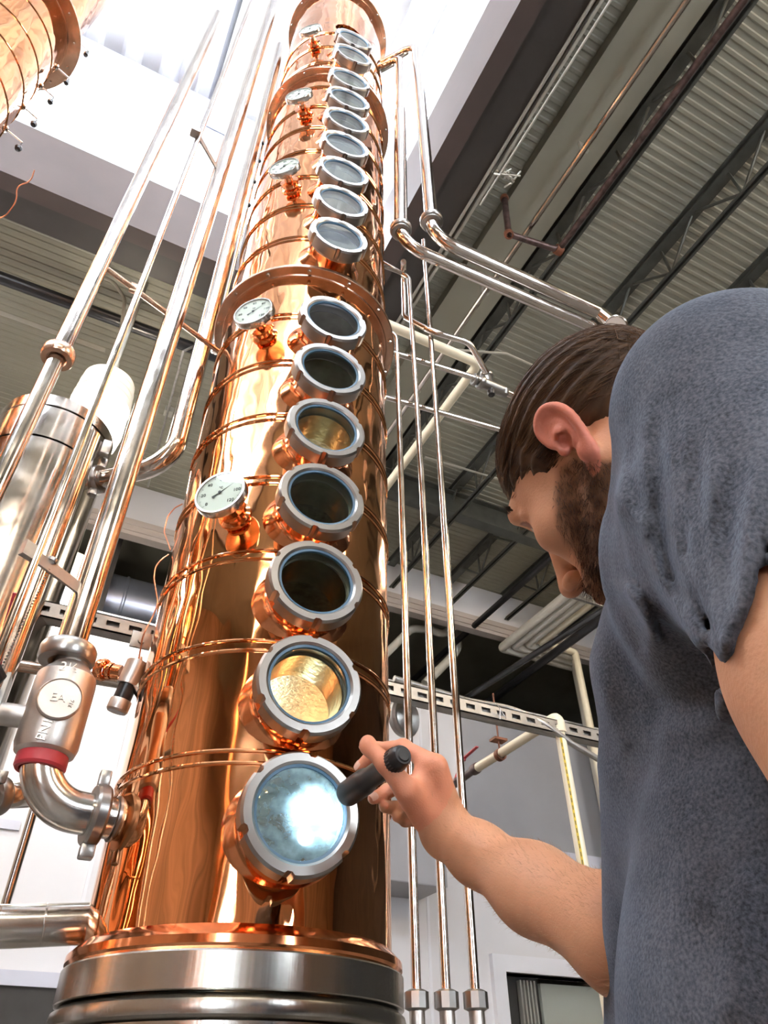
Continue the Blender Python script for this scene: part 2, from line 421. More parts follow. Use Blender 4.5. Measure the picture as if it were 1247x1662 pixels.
# base: copper lip, steel bands down to the floor
obj('lip_ring', at_axis(lathe([(RC, .205), (RC+.007, .199), (RC+.016, .190), (RC+.0165, .180), (RC+.012, .1735), (RC-.01, .1735)], 160)), M['copper_fit'], column)
obj('steel_band', at_axis(lathe([(RC-.01, .1733), (RC+.0165, .1733), (RC+.018, .171), (RC+.018, .131), (RC+.0165, .1295), (RC-.01, .1295)], 160)), M['band'], column)
obj('steel_bead', at_axis(lathe([(RC-.01, .1285), (RC+.010, .1275), (RC+.019, .121), (RC+.021, .113), (RC+.019, .105), (RC+.008, .099)], 160)), M['band'], column)
obj('base_cylinder', at_axis(lathe([(0, .099), (RC+.012, .099), (RC+.012, -CAMZ+.08), (RC+.05, -CAMZ+.06), (RC+.05, -CAMZ), (0, -CAMZ)], 120)), M['band'], column)
# bolted flanges
bolt_me = mesh_from('bolt', *lathe([(0, -.006), (.0042, -.006), (.0058, -.0045), (.0062, 0)], 6), M['steel'])
def flange(z, parent, ax=AX, ay=AY, rc=RC, ro=.2665, nb=14, a0=8):
    VF = lathe([(rc-.002, z-.004), (rc+.004, z-.004), (rc+.006, z), (ro-.0015, z), (ro, z+.0015), (ro, z+.0105), (ro-.0015, z+.012), (rc+.004, z+.012), (rc-.002, z+.02)], 160)
    f = obj('flange', at_axis(VF, ax, ay), M['copper_flange'], parent)
    for i in range(nb):
        p = CPt(a0+360*i/nb, (rc+ro)/2+.003, z-.0005, ax, ay)
        inst('bolt', bolt_me, Matrix.Translation(p), f_holder(f))
    return f
def f_holder(f): return f
M['copper_flange'] = mat('satin_copper_steel', (.66, .44, .32), .27, 1, noise=.15, nscale=25, bump=.05, bscale=60)
for z in FL: flange(z, column)
obj('top_cap', at_axis(lathe([(.0, 4.75), (.10, 4.74), (.19, 4.68), (RC, 4.56), (RC, 4.51)], 96)), M['copper'], column)
# trays inside, between the glasses
for z in BZ[:12]:
    obj('tray', at_axis(join(lathe([(0, z), (RC-.003, z)], 64), lathe([(RC-.003, z+.004), (0, z+.004)], 64))), M['tray'], column)

# sight glass meshes, local +Y outward
neck_me = mesh_from('neck', *lathe([(.092, -.022), (.086, -.010), (.0765, .001), (.0705, .011), (.068, .024), (.068, .044)], 64, 'Y'), M['copper_fit'])
weld_me = mesh_from('weld_collar', *lathe([(.0695, .042), (.0705, .0425), (.0705, .055), (.0615, .055), (.0605, .042)], 64, 'Y', closed=True), M['nut'])
liner_me = mesh_from('inner_tube', *lathe([(.0605, .055), (.0605, -.016), (.0625, -.016)], 64, 'Y'), M['brass_in'])
def mistmat():
    # glass fogged by condensation: scatters part of the light that crosses it
    m = bpy.data.materials.new('misted_glass'); m.use_nodes = True; nt = m.node_tree; N = nt.nodes; L = nt.links
    N.remove(N['Principled BSDF']); out = N['Material Output']
    tr = N.new('ShaderNodeBsdfTransparent'); tr.inputs[0].default_value = (.78, .93, .95, 1)
    gl = N.new('ShaderNodeBsdfGlossy'); gl.inputs['Roughness'].default_value = .03
    df = N.new('ShaderNodeBsdfDiffuse'); df.inputs[0].default_value = (.42, .66, .76, 1)
    tl = N.new('ShaderNodeBsdfTranslucent'); tl.inputs[0].default_value = (.42, .66, .76, 1)
    a = N.new('ShaderNodeAddShader'); L.new(df.outputs[0], a.inputs[0]); L.new(tl.outputs[0], a.inputs[1])
    geo = N.new('ShaderNodeNewGeometry'); nz = N.new('ShaderNodeTexNoise'); nz.inputs['Scale'].default_value = 38; nz.inputs['Detail'].default_value = 5; L.new(geo.outputs['Position'], nz.inputs[0])
    mr = N.new('ShaderNodeMapRange'); mr.inputs[1].default_value = .35; mr.inputs[2].default_value = .7; mr.inputs[3].default_value = .12; mr.inputs[4].default_value = .42; L.new(nz.outputs[0], mr.inputs[0])
    x1 = N.new('ShaderNodeMixShader'); L.new(mr.outputs[0], x1.inputs[0]); L.new(tr.outputs[0], x1.inputs[1]); L.new(a.outputs[0], x1.inputs[2])
    x2 = N.new('ShaderNodeMixShader'); x2.inputs[0].default_value = .07; L.new(x1.outputs[0], x2.inputs[1]); L.new(gl.outputs[0], x2.inputs[2]); L.new(x2.outputs[0], out.inputs[0])
    return m
def nut_mesh():
    seg = 144; V, Fc = [], []
    notch = [30+60*k for k in range(6)]
    for i in range(seg):
        a = 360*i/seg
        inn = any(abs((a-n+180) % 360-180) < 3.4 for n in notch)
        ro = .0765 if inn else .0835
        pr = [(.0655, .054), (ro-.0015, .054), (ro, .0555), (ro, .0815), (ro-(.000 if inn else .0035), .0865), (.0690, .0865), (.0655, .0835)]
        c, s = math.cos(math.radians(a)), math.sin(math.radians(a))
        for r, h in pr: V.append((r*c, h, -r*s))
    n = 7
    for i in range(seg):
        j = (i+1) % seg
        for k in range(n):
            l = (k+1) % n; Fc.append((i*n+k, j*n+k, j*n+l, i*n+l))
    return V, Fc
nut_me = mesh_from('nut', *nut_mesh(), M['nut'], sharp=28)
gask_me = mesh_from('seal_ring', *lathe([(.0655, .0775), (.0655, .0825), (.0615, .0815), (.0605, .0775)], 64, 'Y', closed=True), M['gasket'])
glass_me = mesh_from('glass_disc', *join(lathe([(.0, .0800), (.0612, .0800), (.0612, .0745), (0, .0745)], 64, 'Y')), M['glass'])
M['misted'] = mistmat()
mist_me = mesh_from('misted_glass_disc', *lathe([(.0, .0800), (.0612, .0800)], 64, 'Y'), M['misted'])
for k, z in enumerate(PZs[:16]):
    mw = portframe(PAZ+(0 if k < 14 else 1.2), z)
    s = inst('sight_glass', nut_me, mw @ Matrix.Rotation(math.radians((k*23) % 17-8), 4, 'Y'), column)
    if k == 0: s['label'] = 'lowest sight glass, lit by the flashlight'
    elif k in (1, 4): s['label'] = 'sight glass with bright golden metal behind it'
    for nm, me in (('neck', neck_me), ('collar', weld_me), ('inner_tube', liner_me), ('seal_ring', gask_me), ('glass_disc', glass_me)):
        instsub(nm, me if not (k == 0 and nm == 'glass_disc') else mist_me, s)
# point lights added inside the column, standing in for scattered flashlight light
def pointlight(name, p, e, col, r=.02):
    l = bpy.data.lights.new(name, 'POINT'); l.energy = e; l.color = col; l.shadow_soft_size = r
    o = bpy.data.objects.new(name, l); COL.objects.link(o); o.location = p; return o
pointlight('chamber_fill_light', CPt(200, .12, PZs[1]-.03), 1.6, (1, .98, .92))
pointlight('chamber_fill_light', CPt(200, .12, PZs[4]-.03), .8, (1, .96, .85))
pointlight('chamber_fill_light', CPt(200, .12, PZs[8]+.0), .6, (1, .96, .88))

# dial thermometers
def dial(parent, az, z, num=True, size=.052, off=.055, needle=58):
    mw = portframe(az, z)
    loc = lambda VF: xf(VF, mw)
    # the boss and stem stand square on the shell, the dial head is tipped a little downwards
    th = obj('thermometer', loc(xf(lathe([(0, 0), (size-.002, 0), (size, .002), (size, .016), (size-.0015, .019), (size-.005, .019), (size-.005, .015), (0, .015)], 56, 'Y'),
             Matrix.Translation((0, off, 0)))), M['steel'], parent)
    obj('boss', loc(lathe([(.034, -.004), (.033, .004), (.026, .008), (.024, .016), (.030, .018), (.030, .024), (.014, .026), (.012, .036), (0, .036)], 40, 'Y')), M['copper_fit'], th)
    obj('stem', loc(lathe([(.0085, .03), (.0085, off), (0, off)], 20, 'Y')), M['steel'], th)
    obj('dial_face', loc(xf(lathe([(0, .0158), (size-.0055, .0158), (size-.0055, .0152)], 48, 'Y'), Matrix.Translation((0, off, 0)))), M['dial'], th)
    if num:
        vf = []
        FW = Matrix(((-1, 0, 0, 0), (0, 0, 1, 0), (0, 1, 0, 0), (0, 0, 0, 1)))     # text XY plane to the dial face, seen from +Y
        for i, n in enumerate(('0', '20', '40', '60', '80', '100', '120')):
            a = math.radians(225-45*i)
            vf.append(xf(text_vf(n, size*.20), Matrix.Translation((-math.cos(a)*size*.66, off+.0162, math.sin(a)*size*.66)) @ FW))
        for i in range(61):
            a = math.radians(225-4.5*i); l = .10 if i % 5 == 0 else .055
            r0, r1 = size*(.86-l), size*.86
            u = Vector((-math.cos(a), 0, math.sin(a))); w = Vector((u.z, 0, -u.x))*(.0005 if i % 5 == 0 else .0003)
            o = Vector((0, off+.0163, 0)); V = [u*r0-w+o, u*r1-w+o, u*r1+w+o, u*r0+w+o]
            vf.append((V, [(0, 1, 2, 3)]))
        vf.append(xf(text_vf('°C', size*.15), Matrix.Translation((0, off+.0162, size*.24)) @ FW))
        obj('numerals', loc(join(*vf)), M['ink'], th, smooth=False)
    a = math.radians(225-270*needle/120.)
    u = Vector((-math.cos(a), 0, math.sin(a))); w = Vector((u.z, 0, -u.x)); o = Vector((0, off+.0168, 0))
    V = [o-w*.0016-u*.004, o+u*size*.72, o+w*.0016-u*.004, o-u*size*.34+w*.0035, o-u*size*.34-w*.0035]
    nd = join((V, [(0, 1, 2), (0, 2, 3, 4)]), xf(lathe([(0, .0025), (.003, .0022), (.0032, 0)], 16, 'Y'), Matrix.Translation(o)))
    obj('pointer', loc(nd), M['ink'], th, smooth=False)
    obj('lens', loc(xf(lathe([(0, .0185), (size-.005, .0180)], 48, 'Y'), Matrix.Translation((0, off, 0)))), M['glass'], th)
    return th
dl = [(357, 799, 84), (411, 505, 84), (461, 270, 80), (485, 153, 80), (503, 47, 80)]
for px, py, n in dl:
    a, z = hit(px, py, RC+.072)
    dial(column, a, z, needle=n)
# capillary wire clipped to the left side of the column
# ---------------------------------------------------------------- the twin column, upper left
AX2, AY2 = -1.70, 1.02
twin = empty('distillation_column', W((AX2, AY2, -CAMZ)), 'copper column cut by the top left corner of the picture, under the skylight', 'distillation column')
twin['kind'] = 'thing'
obj('shell', shell(.19, 3.9, RC, [], AX2, AY2, nth=96, dz=.2), M['copper'], twin)
for k in range(18):
    obj('seam_bead', bead(.32+.1965*k, RC, ax=AX2, ay=AY2, seg=96), M['copper'], twin)
for z in (1.77, 3.90): flange(z, twin, AX2, AY2, ro=.30)
obj('shell', shell(3.92, 4.7, RC, [], AX2, AY2, nth=96, dz=.2), M['copper'], twin)
obj('base_cylinder', at_axis(lathe([(RC-.01, .2), (RC+.015, .19), (RC+.015, -CAMZ), (0, -CAMZ)], 80), AX2, AY2), M['steel'], twin)
for px, py in ((140, 88), (108, 134), (82, 165), (55, 201), (30, 240)):
    a, z = 62, None
    p = PH(px, py, 1.92)
    c = W((AX2, AY2, 0)); d = Vector((p.x-c.x, p.y-c.y, 0)); n = d.normalized()
    s0 = c+n*RC+Vector((0, 0, p.z-c.z+.06)); 
    v = obj('drain_valve', join(sweep([s0, s0+n*.02, p+Vector((0, 0, .05))], .004, 8), ring(s0+n*.004, n, [(.012, -.006), (.017, 0), (.012, .006)], 16)), M['steel'], twin)
    obj('handle', join(ring(p, (0, 0, 1), [(0, -.017), (.011, -.012), (.014, 0), (.010, .012), (0, .016)], 16), sweep([p, p+Vector((0, 0, .045))], .003, 6)), M['blackp'], v)

# ---------------------------------------------------------------- vertical steel pipes left of the column
def vpipe(name, x, y, z0, z1, r, label, cat='pipe', m='tube', group=None, seg=24):
    o = obj(name, tube([W((x, y, z0)), W((x, y, z1))], r, seg=seg), M[m], origin=W((x, y, z0)))
    return tag(o, label, cat, group)
def at_rho(px, py, rho):
    v = ray(px, py); h = math.hypot(v[0], v[1]); return v[0]*rho/h, v[1]*rho/h, v[2]*rho/h
# pipe A down to the ball valve
xa, ya, za = at_rho(132, 1036, 1.262)
pipeA = vpipe('steel_pipe', -.545, 1.088, .625, 4.6, .0255, 'thick vertical steel pipe rising from the cast ball valve left of the column')
obj('clamp_ferrule', ferrule(W((-.545, 1.088, .617)), (0, 0, 1), .047, .030, 40), M['nut'], pipeA)
# pipe B
pipeB = vpipe('steel_pipe', -.7278, .985, -CAMZ, 3.80, .0180, 'vertical steel pipe with a clamp joint, passing in front of the short tank', m='tube')
obj('upper_section', tube([W((-.7278, .985, 1.335)), W((-.7278, .985, 3.81))], .0205), M['tube'], pipeB)
obj('clamp_ferrule', ferrule(W((-.7278, .985, 1.318)), (0, 0, 1), .036, .030, 36), M['copper_flange'], pipeB)
# thin tube C
tubeC = vpipe('steel_tube', -.592, .968, -CAMZ, 4.2, .0080, 'thinnest of the vertical steel tubes between the two leftmost pipes', m='tube', seg=14)
# pipe D with the U bend to the short tank
TX, TY, TR = -.925, 1.395, .150
pD = [W((-.5585, 1.345, 4.6)), W((-.5585, 1.345, 1.330)), W((-.80, 1.415, 1.330))]
pipeD = obj('steel_pipe', tube(pD, .0265, .085, seg=24, n=12), M['tube'], origin=pD[2]); tag(pipeD, 'steel pipe that comes down and bends left into the short tank', 'pipe')
q = W((-.772, 1.405, 1.330)); dq = (pD[2]-pD[1]).normalized()
c1 = obj('clamp', join(ferrule(q, dq, .040, .026, 32), ferrule(q+dq*.028, dq, .034, .012, 32)), M['nut'], pipeD)
obj('wing_nut', box(q+Vector((0, 0, .058)), .018, .022, .034, None, .003), M['nut'], c1); obj('hinge_lug', box(q+Vector((0, 0, -.048)), .018, .022, .02, None, .003), M['nut'], c1)
pipeE = obj('steel_pipe', tube([W((-.40, 1.42, 2.0)), W((-.585, 1.50, 2.0)), W((-.585, 1.50, 4.9))], .012, .05, 16), M['tube'], origin=W((-.585, 1.50, 2.0))); tag(pipeE, 'narrow steel pipe with small black knobs, close beside the left edge of the column', 'pipe')
for px, py in ((422, 261), (414, 295), (405, 333), (427, 232)):
    p = at_rho(px, py, 1.585)
    b = W(p)
    obj('valve_knob', ring(b, (0, 0, 1), [(0, -.012), (.007, -.009), (.008, 0), (.005, .010), (0, .012)], 12), M['blackp'], pipeE)
    obj('valve_stem', sweep([b, W((-.585, 1.50, p[2]+.02))], .003, 6), M['steel'], pipeE)
# brackets
br = obj('bracket', join(bar(W((-.602, .955, .742)), W((-.552, 1.070, .742)), .006, .022), bar(W((-.606, .945, .742)), W((-.590, .975, .742)), .012, .028)), M['galv']); tag(br, 'lower flat bracket joining the thin tube to the thick pipe', 'bracket')
obj('hook', ring(W((-.580, 1.0, .755)), WD((.3, 0, 1)), [(.005, -.003), (.009, -.003), (.009, .003), (.005, .003)], 16), M['nut'], br)
b2 = P(322, 219, 2.35); b3 = P(358, 276, 2.30)
zz = (b2.z+b3.z)/2
br2 = obj('bracket', join(bar(W((-.598, .955, 2.45)), W((-.552, 1.070, 2.45)), .006, .026), box(W((-.600, .955, 2.45)), .03, .03, .03, None, .004)), M['galv']); tag(br2, 'upper flat bracket joining the thin tube to the thick pipe, against the white glass', 'bracket')
# rod from pipe B to the flange
rp = obj('support_rod', join(sweep([W((-.7278, .985, 1.70)), W((-.475, 1.26, 1.70))], .0075, 12), box(W((-.66, 1.06, 1.705)), .03, .012, .036, None, .003)), M['copper_flange']); tag(rp, 'thin brown support rod from the clamped pipe to the column flange', 'rod')
# pipe gap filler C: bead chain
ch0, ch1 = W((-.580, 1.0, .735)), W((-.632, 1.045, .50))
V = []
nb = 46
parts = []
for k in range(nb):
    f = k/(nb-1); p = ch0.lerp(ch1, f)
    parts.append(([p+Vector(d)*.0024 for d in ((1, 0, 0), (0, 1, 0), (-1, 0, 0), (0, -1, 0), (0, 0, 1), (0, 0, -1))], [(0, 1, 4), (1, 2, 4), (2, 3, 4), (3, 0, 4), (1, 0, 5), (2, 1, 5), (3, 2, 5), (0, 3, 5)]))
o = obj('bead_chain', join(*parts), M['nut']); tag(o, 'fine bead chain hanging from the lower bracket to the valve', 'chain', kind='stuff')

# ---------------------------------------------------------------- ball valve and elbow into the column
vz0, vz1 = .415, .60
vx, vy = -.535, 1.092
vb = lambda z: W((vx, vy, z))
valve = obj('ball_valve', at_axis(lathe([(.020, .625), (.028, .618), (.028, .598), (.038, .586), (.0475, .574), (.0485, .562), (.0485, .458), (.045, .446), (.036, .440), (.0, .440)], 48), vx, vy), M['cast'])
tag(valve, 'cast steel ball valve with embossed round boss, above the elbow on the left', 'valve')
az_v = math.degrees(math.atan2(0-vx, vy))          # faces the camera
def vframe(az, z, r):
    a = math.radians(az); o = WD((math.sin(a), -math.cos(a), 0)); up = Vector((0, 0, 1)); x = o.cross(up)
    p = W((vx+r*math.sin(a), vy-r*math.cos(a), z))
    return Matrix(((x.x, o.x, 0, p.x), (x.y, o.y, 0, p.y), (x.z, o.z, 1, p.z), (0, 0, 0, 1)))
mv = vframe(24, .515, .0485)
obj('boss', xf(lathe([(.031, -.02), (.031, -.001), (.0345, .001), (.0345, .006), (.0325, .008), (.031, .0065), (0, .0065)], 40, 'Y'), mv), M['cast'], valve)
FW = Matrix(((-1, 0, 0, 0), (0, 0, 1, 0), (0, 1, 0, 0), (0, 0, 0, 1)))
for t_, sz, mm in (('EA', .020, mv @ Matrix.Translation((.003, .0072, .0)) @ FW @ Matrix.Rotation(.05, 4, 'Z')), ('316', .009, mv @ Matrix.Translation((-.019, .0072, -.006)) @ FW @ Matrix.Rotation(1.4, 4, 'Z')),
    ('2\u00bd', .022, vframe(24, .572, .0480) @ Matrix.Translation((0, -.001, 0)) @ FW), ('PN16', .020, vframe(16, .470, .0493) @ FW @ Matrix.Rotation(1.45, 4, 'Z'))):
    obj('lettering', xf(text_vf(t_, sz, .0012), mm), M['cast'], valve, smooth=False)
obj('seal', at_axis(lathe([(.037, .444), (.0385, .440), (.0385, .424), (.036, .420), (.03, .420)], 40), vx, vy), M['red'], valve)
# stem with handle plates, to the left
sd = WD((-.93, -.36, 0)); sc = W((vx, vy, .50))
st = obj('valve_stem', sweep([sc+sd*.045, sc+sd*.082], .018, 20), M['cast'], valve)
obj('handle_plate', join(box(sc+sd*.086, .008, .040, .125, frame_z((0, 0, 1)) @ Matrix.Rotation(0, 3, 'Z') if False else Matrix(((sd.x, -sd.y, 0), (sd.y, sd.x, 0), (0, 0, 1))), .002),
    box(sc+sd*.100+Vector((0, 0, -.012)), .006, .034, .10, Matrix(((sd.x, -sd.y, 0), (sd.y, sd.x, 0), (0, 0, 1))), .002)), M['galv'], valve)
lv = sc+sd*.115
lever = obj('lever', join(sweep([lv+Vector((0, 0, -.03)), lv+Vector((0, 0, .02)), P(2, 1098, 1.12), P(-30, 1040, 1.1)], .008, 10), box(lv, .02, .03, .06, None, .005)), M['blackp'], valve)
rl = obj('red_lever', sweep([P(-2, 1078, 1.16), P(10, 1020, 1.16), P(24, 962, 1.16)], .0035, 10, rad=[.0045, .006, .003]), M['red'], valve); rl['label'] = 'slim red lever'
# elbow
cin = W((-.452, 1.222, .352)); ein = W((vx, vy, .385))
ed = (W((AX, AY, .370))-W((vx, vy, .370))).normalized()
elb = obj('elbow_pipe', tube([W((vx, vy, .530)), W((vx, vy, .370)), W((vx, vy, .370))+ed*.150], .0305, .074, seg=28, n=14), M['steel'], origin=W((vx, vy, .3)))
tag(elb, 'wide steel elbow curving from the ball valve into the side of the column', 'pipe')
q = W((vx, vy, .370))+ed*.10
cl = obj('clamp', join(ferrule(q, ed, .046, .022, 40), ferrule(q+ed*.030, ed, .034, .010, 36), sweep([q, q+ed*.06], .0285, 28)), M['nut'], elb)
obj('wing_nut', box(q+Vector((0, 0, .056)), .018, .020, .026, None, .003), M['nut'], cl); obj('hinge_lug', box(q+Vector((0, 0, -.053)), .022, .022, .020, None, .003), M['nut'], cl)
# copper stub on the column
e2 = q+ed*.035
cen = W((AX, AY, .370))
stub = [(.031, .0), (.034, .012), (.031, .024), (.034, .036), (.037, .05), (.046, .075)]
L_ = (cen-e2).length-RC
sb = xf(lathe([(r, h*(L_+.02)/.075) for r, h in stub], 36), Matrix.Translation(e2) @ frame_z(ed).to_4x4())
obj('side_port', sb, M['copper_fit'], column)
# lower feed pipe into the column, at the left edge
fa = W((-.452, 1.222, .238)); fb = W((-.565, 1.172, .223)); fc = W((-.80, 1.10, .225))
fp = obj('feed_pipe', join(tube([W((AX-.17, AY-.04, .245)), fb, fc], .0285, .25, 28), ferrule(fb+Vector((0, 0, 0)), (fc-fb), .0293, .004), ferrule(fb.lerp(fa, .5), (fa-fb), .0293, .003)), M['steel'], origin=fc)
tag(fp, 'horizontal steel feed pipe entering the foot of the column at the left edge', 'pipe')
ep0, ep1 = P(-60, 1293, 1.2), P(62, 1290, 1.32)
op = obj('outlet_pipe', tube([ep0, P(20, 1291, 1.25), ep1, P(50, 1240, 1.34)], .0215, .03, 24), M['steel'], origin=ep0); tag(op, 'short steel outlet pipe with a clamp, cut by the left edge behind the elbow', 'pipe')
obj('clamp', join(ferrule(P(-3, 1292, 1.23), ep1-ep0, .032, .02), box(P(4, 1263, 1.23), .014, .018, .022, None, .002)), M['nut'], op)
lt = obj('steel_tube', tube([P(56, 1310, 1.58), P(5, 1480, 1.45), P(-8, 1530, 1.42)], .0095, seg=16), M['tube']); tag(lt, 'slanting steel tube behind the elbow, above the feed pipe', 'pipe')
# cross pipe and sampling valve beside the column
h0, h1 = P(15, 1078, 1.47), P(222, 1112, 1.40)
cpipe = obj('cross_pipe', tube([h0, h1], .0125, seg=20), M['steel'], origin=h0); tag(cpipe, 'thin horizontal steel pipe leading to the sampling valve behind the ball valve', 'pipe')
obj('union', join(ferrule(P(166, 1087, 1.41), h1-h0, .022, .016), ferrule(P(178, 1089, 1.41), h1-h0, .017, .012), sweep([P(183, 1090, 1.41), P(196, 1092, 1.41)], .015, 16)), M['copper_fit'], cpipe)
svb, svt = P(208, 1112, 1.375), P(224, 1076, 1.40)
sv = obj('sampling_valve', join(sweep([svb, svt], .0215, 28), sweep([svt, svt+(svt-svb).normalized()*.002], .0195, 28)), M['cast']); tag(sv, 'small cast sampling valve beside the column, with a black knurled end', 'valve')
dd = (svb-svt).normalized()
obj('black_neck', sweep([svb, svb+dd*.030], .017, 24), M['blackp'], sv)
obj('knurled_cap', ring(svb+dd*.030, dd, [(0, 0), (.0195, 0), (.0205, .003), (.0205, .020), (.018, .024), (0, .024)], 28), M['cast'], sv)
obj('sensor_boot', sweep([svt, svt-dd*.014], .008, 12, rad=[.0085, .003]), M['cast'], sv)
obj('stub_pipe', sweep([svt.lerp(svb, .7), svt.lerp(svb, .7)+(cen-svt).normalized()*.10], .010, 12), M['steel'], sv)
cw = [svt, P(228, 1055, 1.40), P(232, 1030, 1.38), P(246, 1005, 1.42), P(257, 980, 1.44), P(250, 940, 1.48), P(252, 920, 1.5), P(262, 908, 1.52), P(274, 900, 1.53)]
cw2 = [P(277, 893, 1.54), P(266, 862, 1.60), P(272, 838, 1.64), P(284, 824, 1.67), P(296, 818, 1.69)]
wire = obj('capillary_wire', join(sweep(fillet(cw, .05, 5), .0016, 6), sweep(fillet(cw2, .05, 5), .0016, 6)), M['copper_dull']); tag(wire, 'thin copper capillary wire looping down the left side of the column to the sampling valve', 'wire')
w3 = obj('capillary_wire', sweep(fillet([P(56, 276, 2.4), P(50, 295, 2.4), P(26, 302, 2.4), P(28, 325, 2.4), P(10, 350, 2.4), P(-5, 356, 2.4)], .1, 5), .002, 6), M['copper_dull']); tag(w3, 'thin orange wire hanging near the top left corner', 'wire')

# ---------------------------------------------------------------- short tank on the left
tc = W((TX, TY, 0))
tank = empty('storage_tank', W((TX, TY, -CAMZ)), 'short cylindrical steel tank with copper reflections behind the leftmost pipes', 'tank')
tz = 1.50
obj('shell', at_axis(join(lathe([(0, -CAMZ), (TR, -CAMZ), (TR, tz-.16)], 96)), TX, TY), M['tank_steel'] if 'tank_steel' in M else M['tube'], tank)
for a, b in ((tz-.155, tz-.045), (tz-.040, tz)):
    obj('band', at_axis(lathe([(TR-.006, a), (TR+.001, a+.001), (TR+.001, b-.001), (TR-.006, b)], 96), TX, TY), M['tube'], tank)
obj('lid', at_axis(lathe([(TR, tz-.002), (TR, tz), (TR-.06, tz+.03), (0, tz+.04)], 96), TX, TY), M['tube'], tank)
az_n = math.degrees(math.atan2(.8-(-TX) if False else (-.80-TX), -(1.415-TY)))
n0 = W((TX+TR*.9, TY+.01, 1.33)); n1 = W((-.778, 1.408, 1.33))
obj('outlet_stub', join(sweep([n0, n1], .022, 24), ferrule(n1, (n1-n0), .034, .014, 28)), M['tube'], tank)
obj('bracket_tab', box(W((TX+TR+.012, TY-.02, 1.42)), .024, .02, .05, None, .003), M['nut'], tank)
# tall bright pipe along the right side of the tank
vpipe('steel_pipe', -.735, 1.235, -CAMZ, 1.32, .026, 'polished pipe hugging the right side of the short tank, brightest of the left pipes', m='tube')

# ---------------------------------------------------------------- pipes right of the column
def clampset(parent, p, d, r):
    c = obj('clamp', join(ferrule(p, d, r, .022, 36), ferrule(Vector(p)-Vector(d).normalized()*.02, d, r*.85, .010, 36)), M['nut'], parent); return c
za_ = 2.36
fA = [W((-.02, 1.36, 4.26)), W((.105, 1.30, 4.26)), W((.070, 1.298, za_)), PZ(985, 541, za_-.05+CAMZ)]
fB = [W((-.02, 1.40, 4.42)), W((.192, 1.285, 4.42)), W((.182, 1.287, za_+.02)), PZ(980, 512, za_-.02+CAMZ)]
oA = obj('vapour_pipe', tube(fA, .0225, .10, 28, 12), M['tube'], origin=fA[2]); tag(oA, 'polished pipe beside the column, turning right at the left of two clamps', 'pipe')
oB = obj('vapour_pipe', tube(fB, .0245, .10, 28, 12), M['tube'], origin=fB[2]); tag(oB, 'polished pipe right of its twin, turning right at the right one of two clamps', 'pipe')
clampset(oA, fA[2]+Vector((0, 0, .10)), (0, 0, 1), .040)
clampset(oB, fB[2]+Vector((0, 0, .12)), (0, 0, 1), .042)
oA2 = obj('sleeve', sweep([fA[2]+Vector((0, 0, .12)), fA[2]+Vector((0, 0, .12))+(fA[1]-fA[2])*.55], .0262, 24), M['tube'], oA)
# thin tubes G1..G3 with union nuts at the foot
def thin(name, pts, label, foot):
    t = obj(name, tube(pts, .0088, .045, 16, 8), M['tube'], origin=foot)
    tag(t, label, 'pipe', None)
    f = Vector(foot)
    obj('union_nut', xf(lathe([(.010, .0), (.013, 0), (.0215, -.004), (.0215, -.028), (.013, -.032), (.010, -.032)], 10), Matrix.Translation(f)), M['nut'], t)
    obj('tailpiece', xf(lathe([(.0135, -.03), (.0135, -.07), (.016, -.074), (.016, -.115), (.012, -.12), (.012, -1.2)], 24), Matrix.Translation(f)), M['cast'], t)
    return t
def GP(px, py): return W(at_rho(px, py, 1.5))
g1f, g2f, g3f = GP(676, 1606), GP(724, 1606), GP(771, 1606)
thin('thin_tube', [W((-.10, 1.49, 2.14)), GP(644, 560)+Vector((0, 0, .07)), GP(652, 800), g1f], 'left one of the three thin tubes right of the column, union nut below', g1f)
thin('thin_tube', [W((-.03, 1.50, 2.62)), GP(664, 455)+Vector((0, 0, .02)), GP(686, 800), g2f], 'middle one of the three thin tubes right of the column, union nut below', g2f)
thin('thin_tube', [GP(688, 390), GP(718, 800), g3f], 'right one of the three thin tubes right of the column, union nut below', g3f)
# horizontal tubes to the tee valve
h1a, h1b = PZ(600, 560, 3.05), PZ(783, 617, 3.05)
T1 = obj('cross_tube', sweep([h1a, h1b], .0105, 16), M['tube'], origin=h1a); tag(T1, 'thin horizontal steel tube from the column flange to the tee valve', 'pipe')
T2 = obj('cross_tube', sweep([PZ(600, 637, 2.82), PZ(900, 722, 2.82)], .0092, 16), M['tube']); tag(T2, 'thin horizontal steel tube passing below the tee valve towards the man', 'pipe')
T3 = obj('cross_tube', sweep([PZ(600, 423, 3.45), PZ(652, 443, 3.45)], .008, 12), M['tube']); tag(T3, 'short thin tube leaving the column under the two polished pipes', 'pipe')
s_pts = [PZ(655, 425, 3.5), PH(655, 440, 1.52), PH(657, 515, 1.52), PZ(700, 538, 3.12), PZ(762, 556, 3.12), PH(790, 606, 1.64)]
T4 = obj('cross_tube', tube(s_pts, .0108, .06, 16, 8), M['tube'], origin=s_pts[-1]); tag(T4, 'S-shaped steel tube descending into the top of the tee valve', 'pipe')
tv = PZ(792, 625, 3.05); kd = Vector((1, 0, 0))
tee = obj('tee_valve', join(sweep([tv-kd*.02, tv+kd*.065], .020, 20), ferrule(tv-kd*.03, kd, .026, .018, 12), ferrule(tv-kd*.055, kd, .022, .014, 24), ferrule(tv+kd*.07, kd, .021, .020, 6), sweep([tv, tv+Vector((0, 0, .045))], .018, 20), ferrule(tv+Vector((0, 0, .05)), (0, 0, 1), .026, .016, 24)), M['nut']); tag(tee, 'shiny tee valve where the thin tubes meet, between column and head', 'valve')
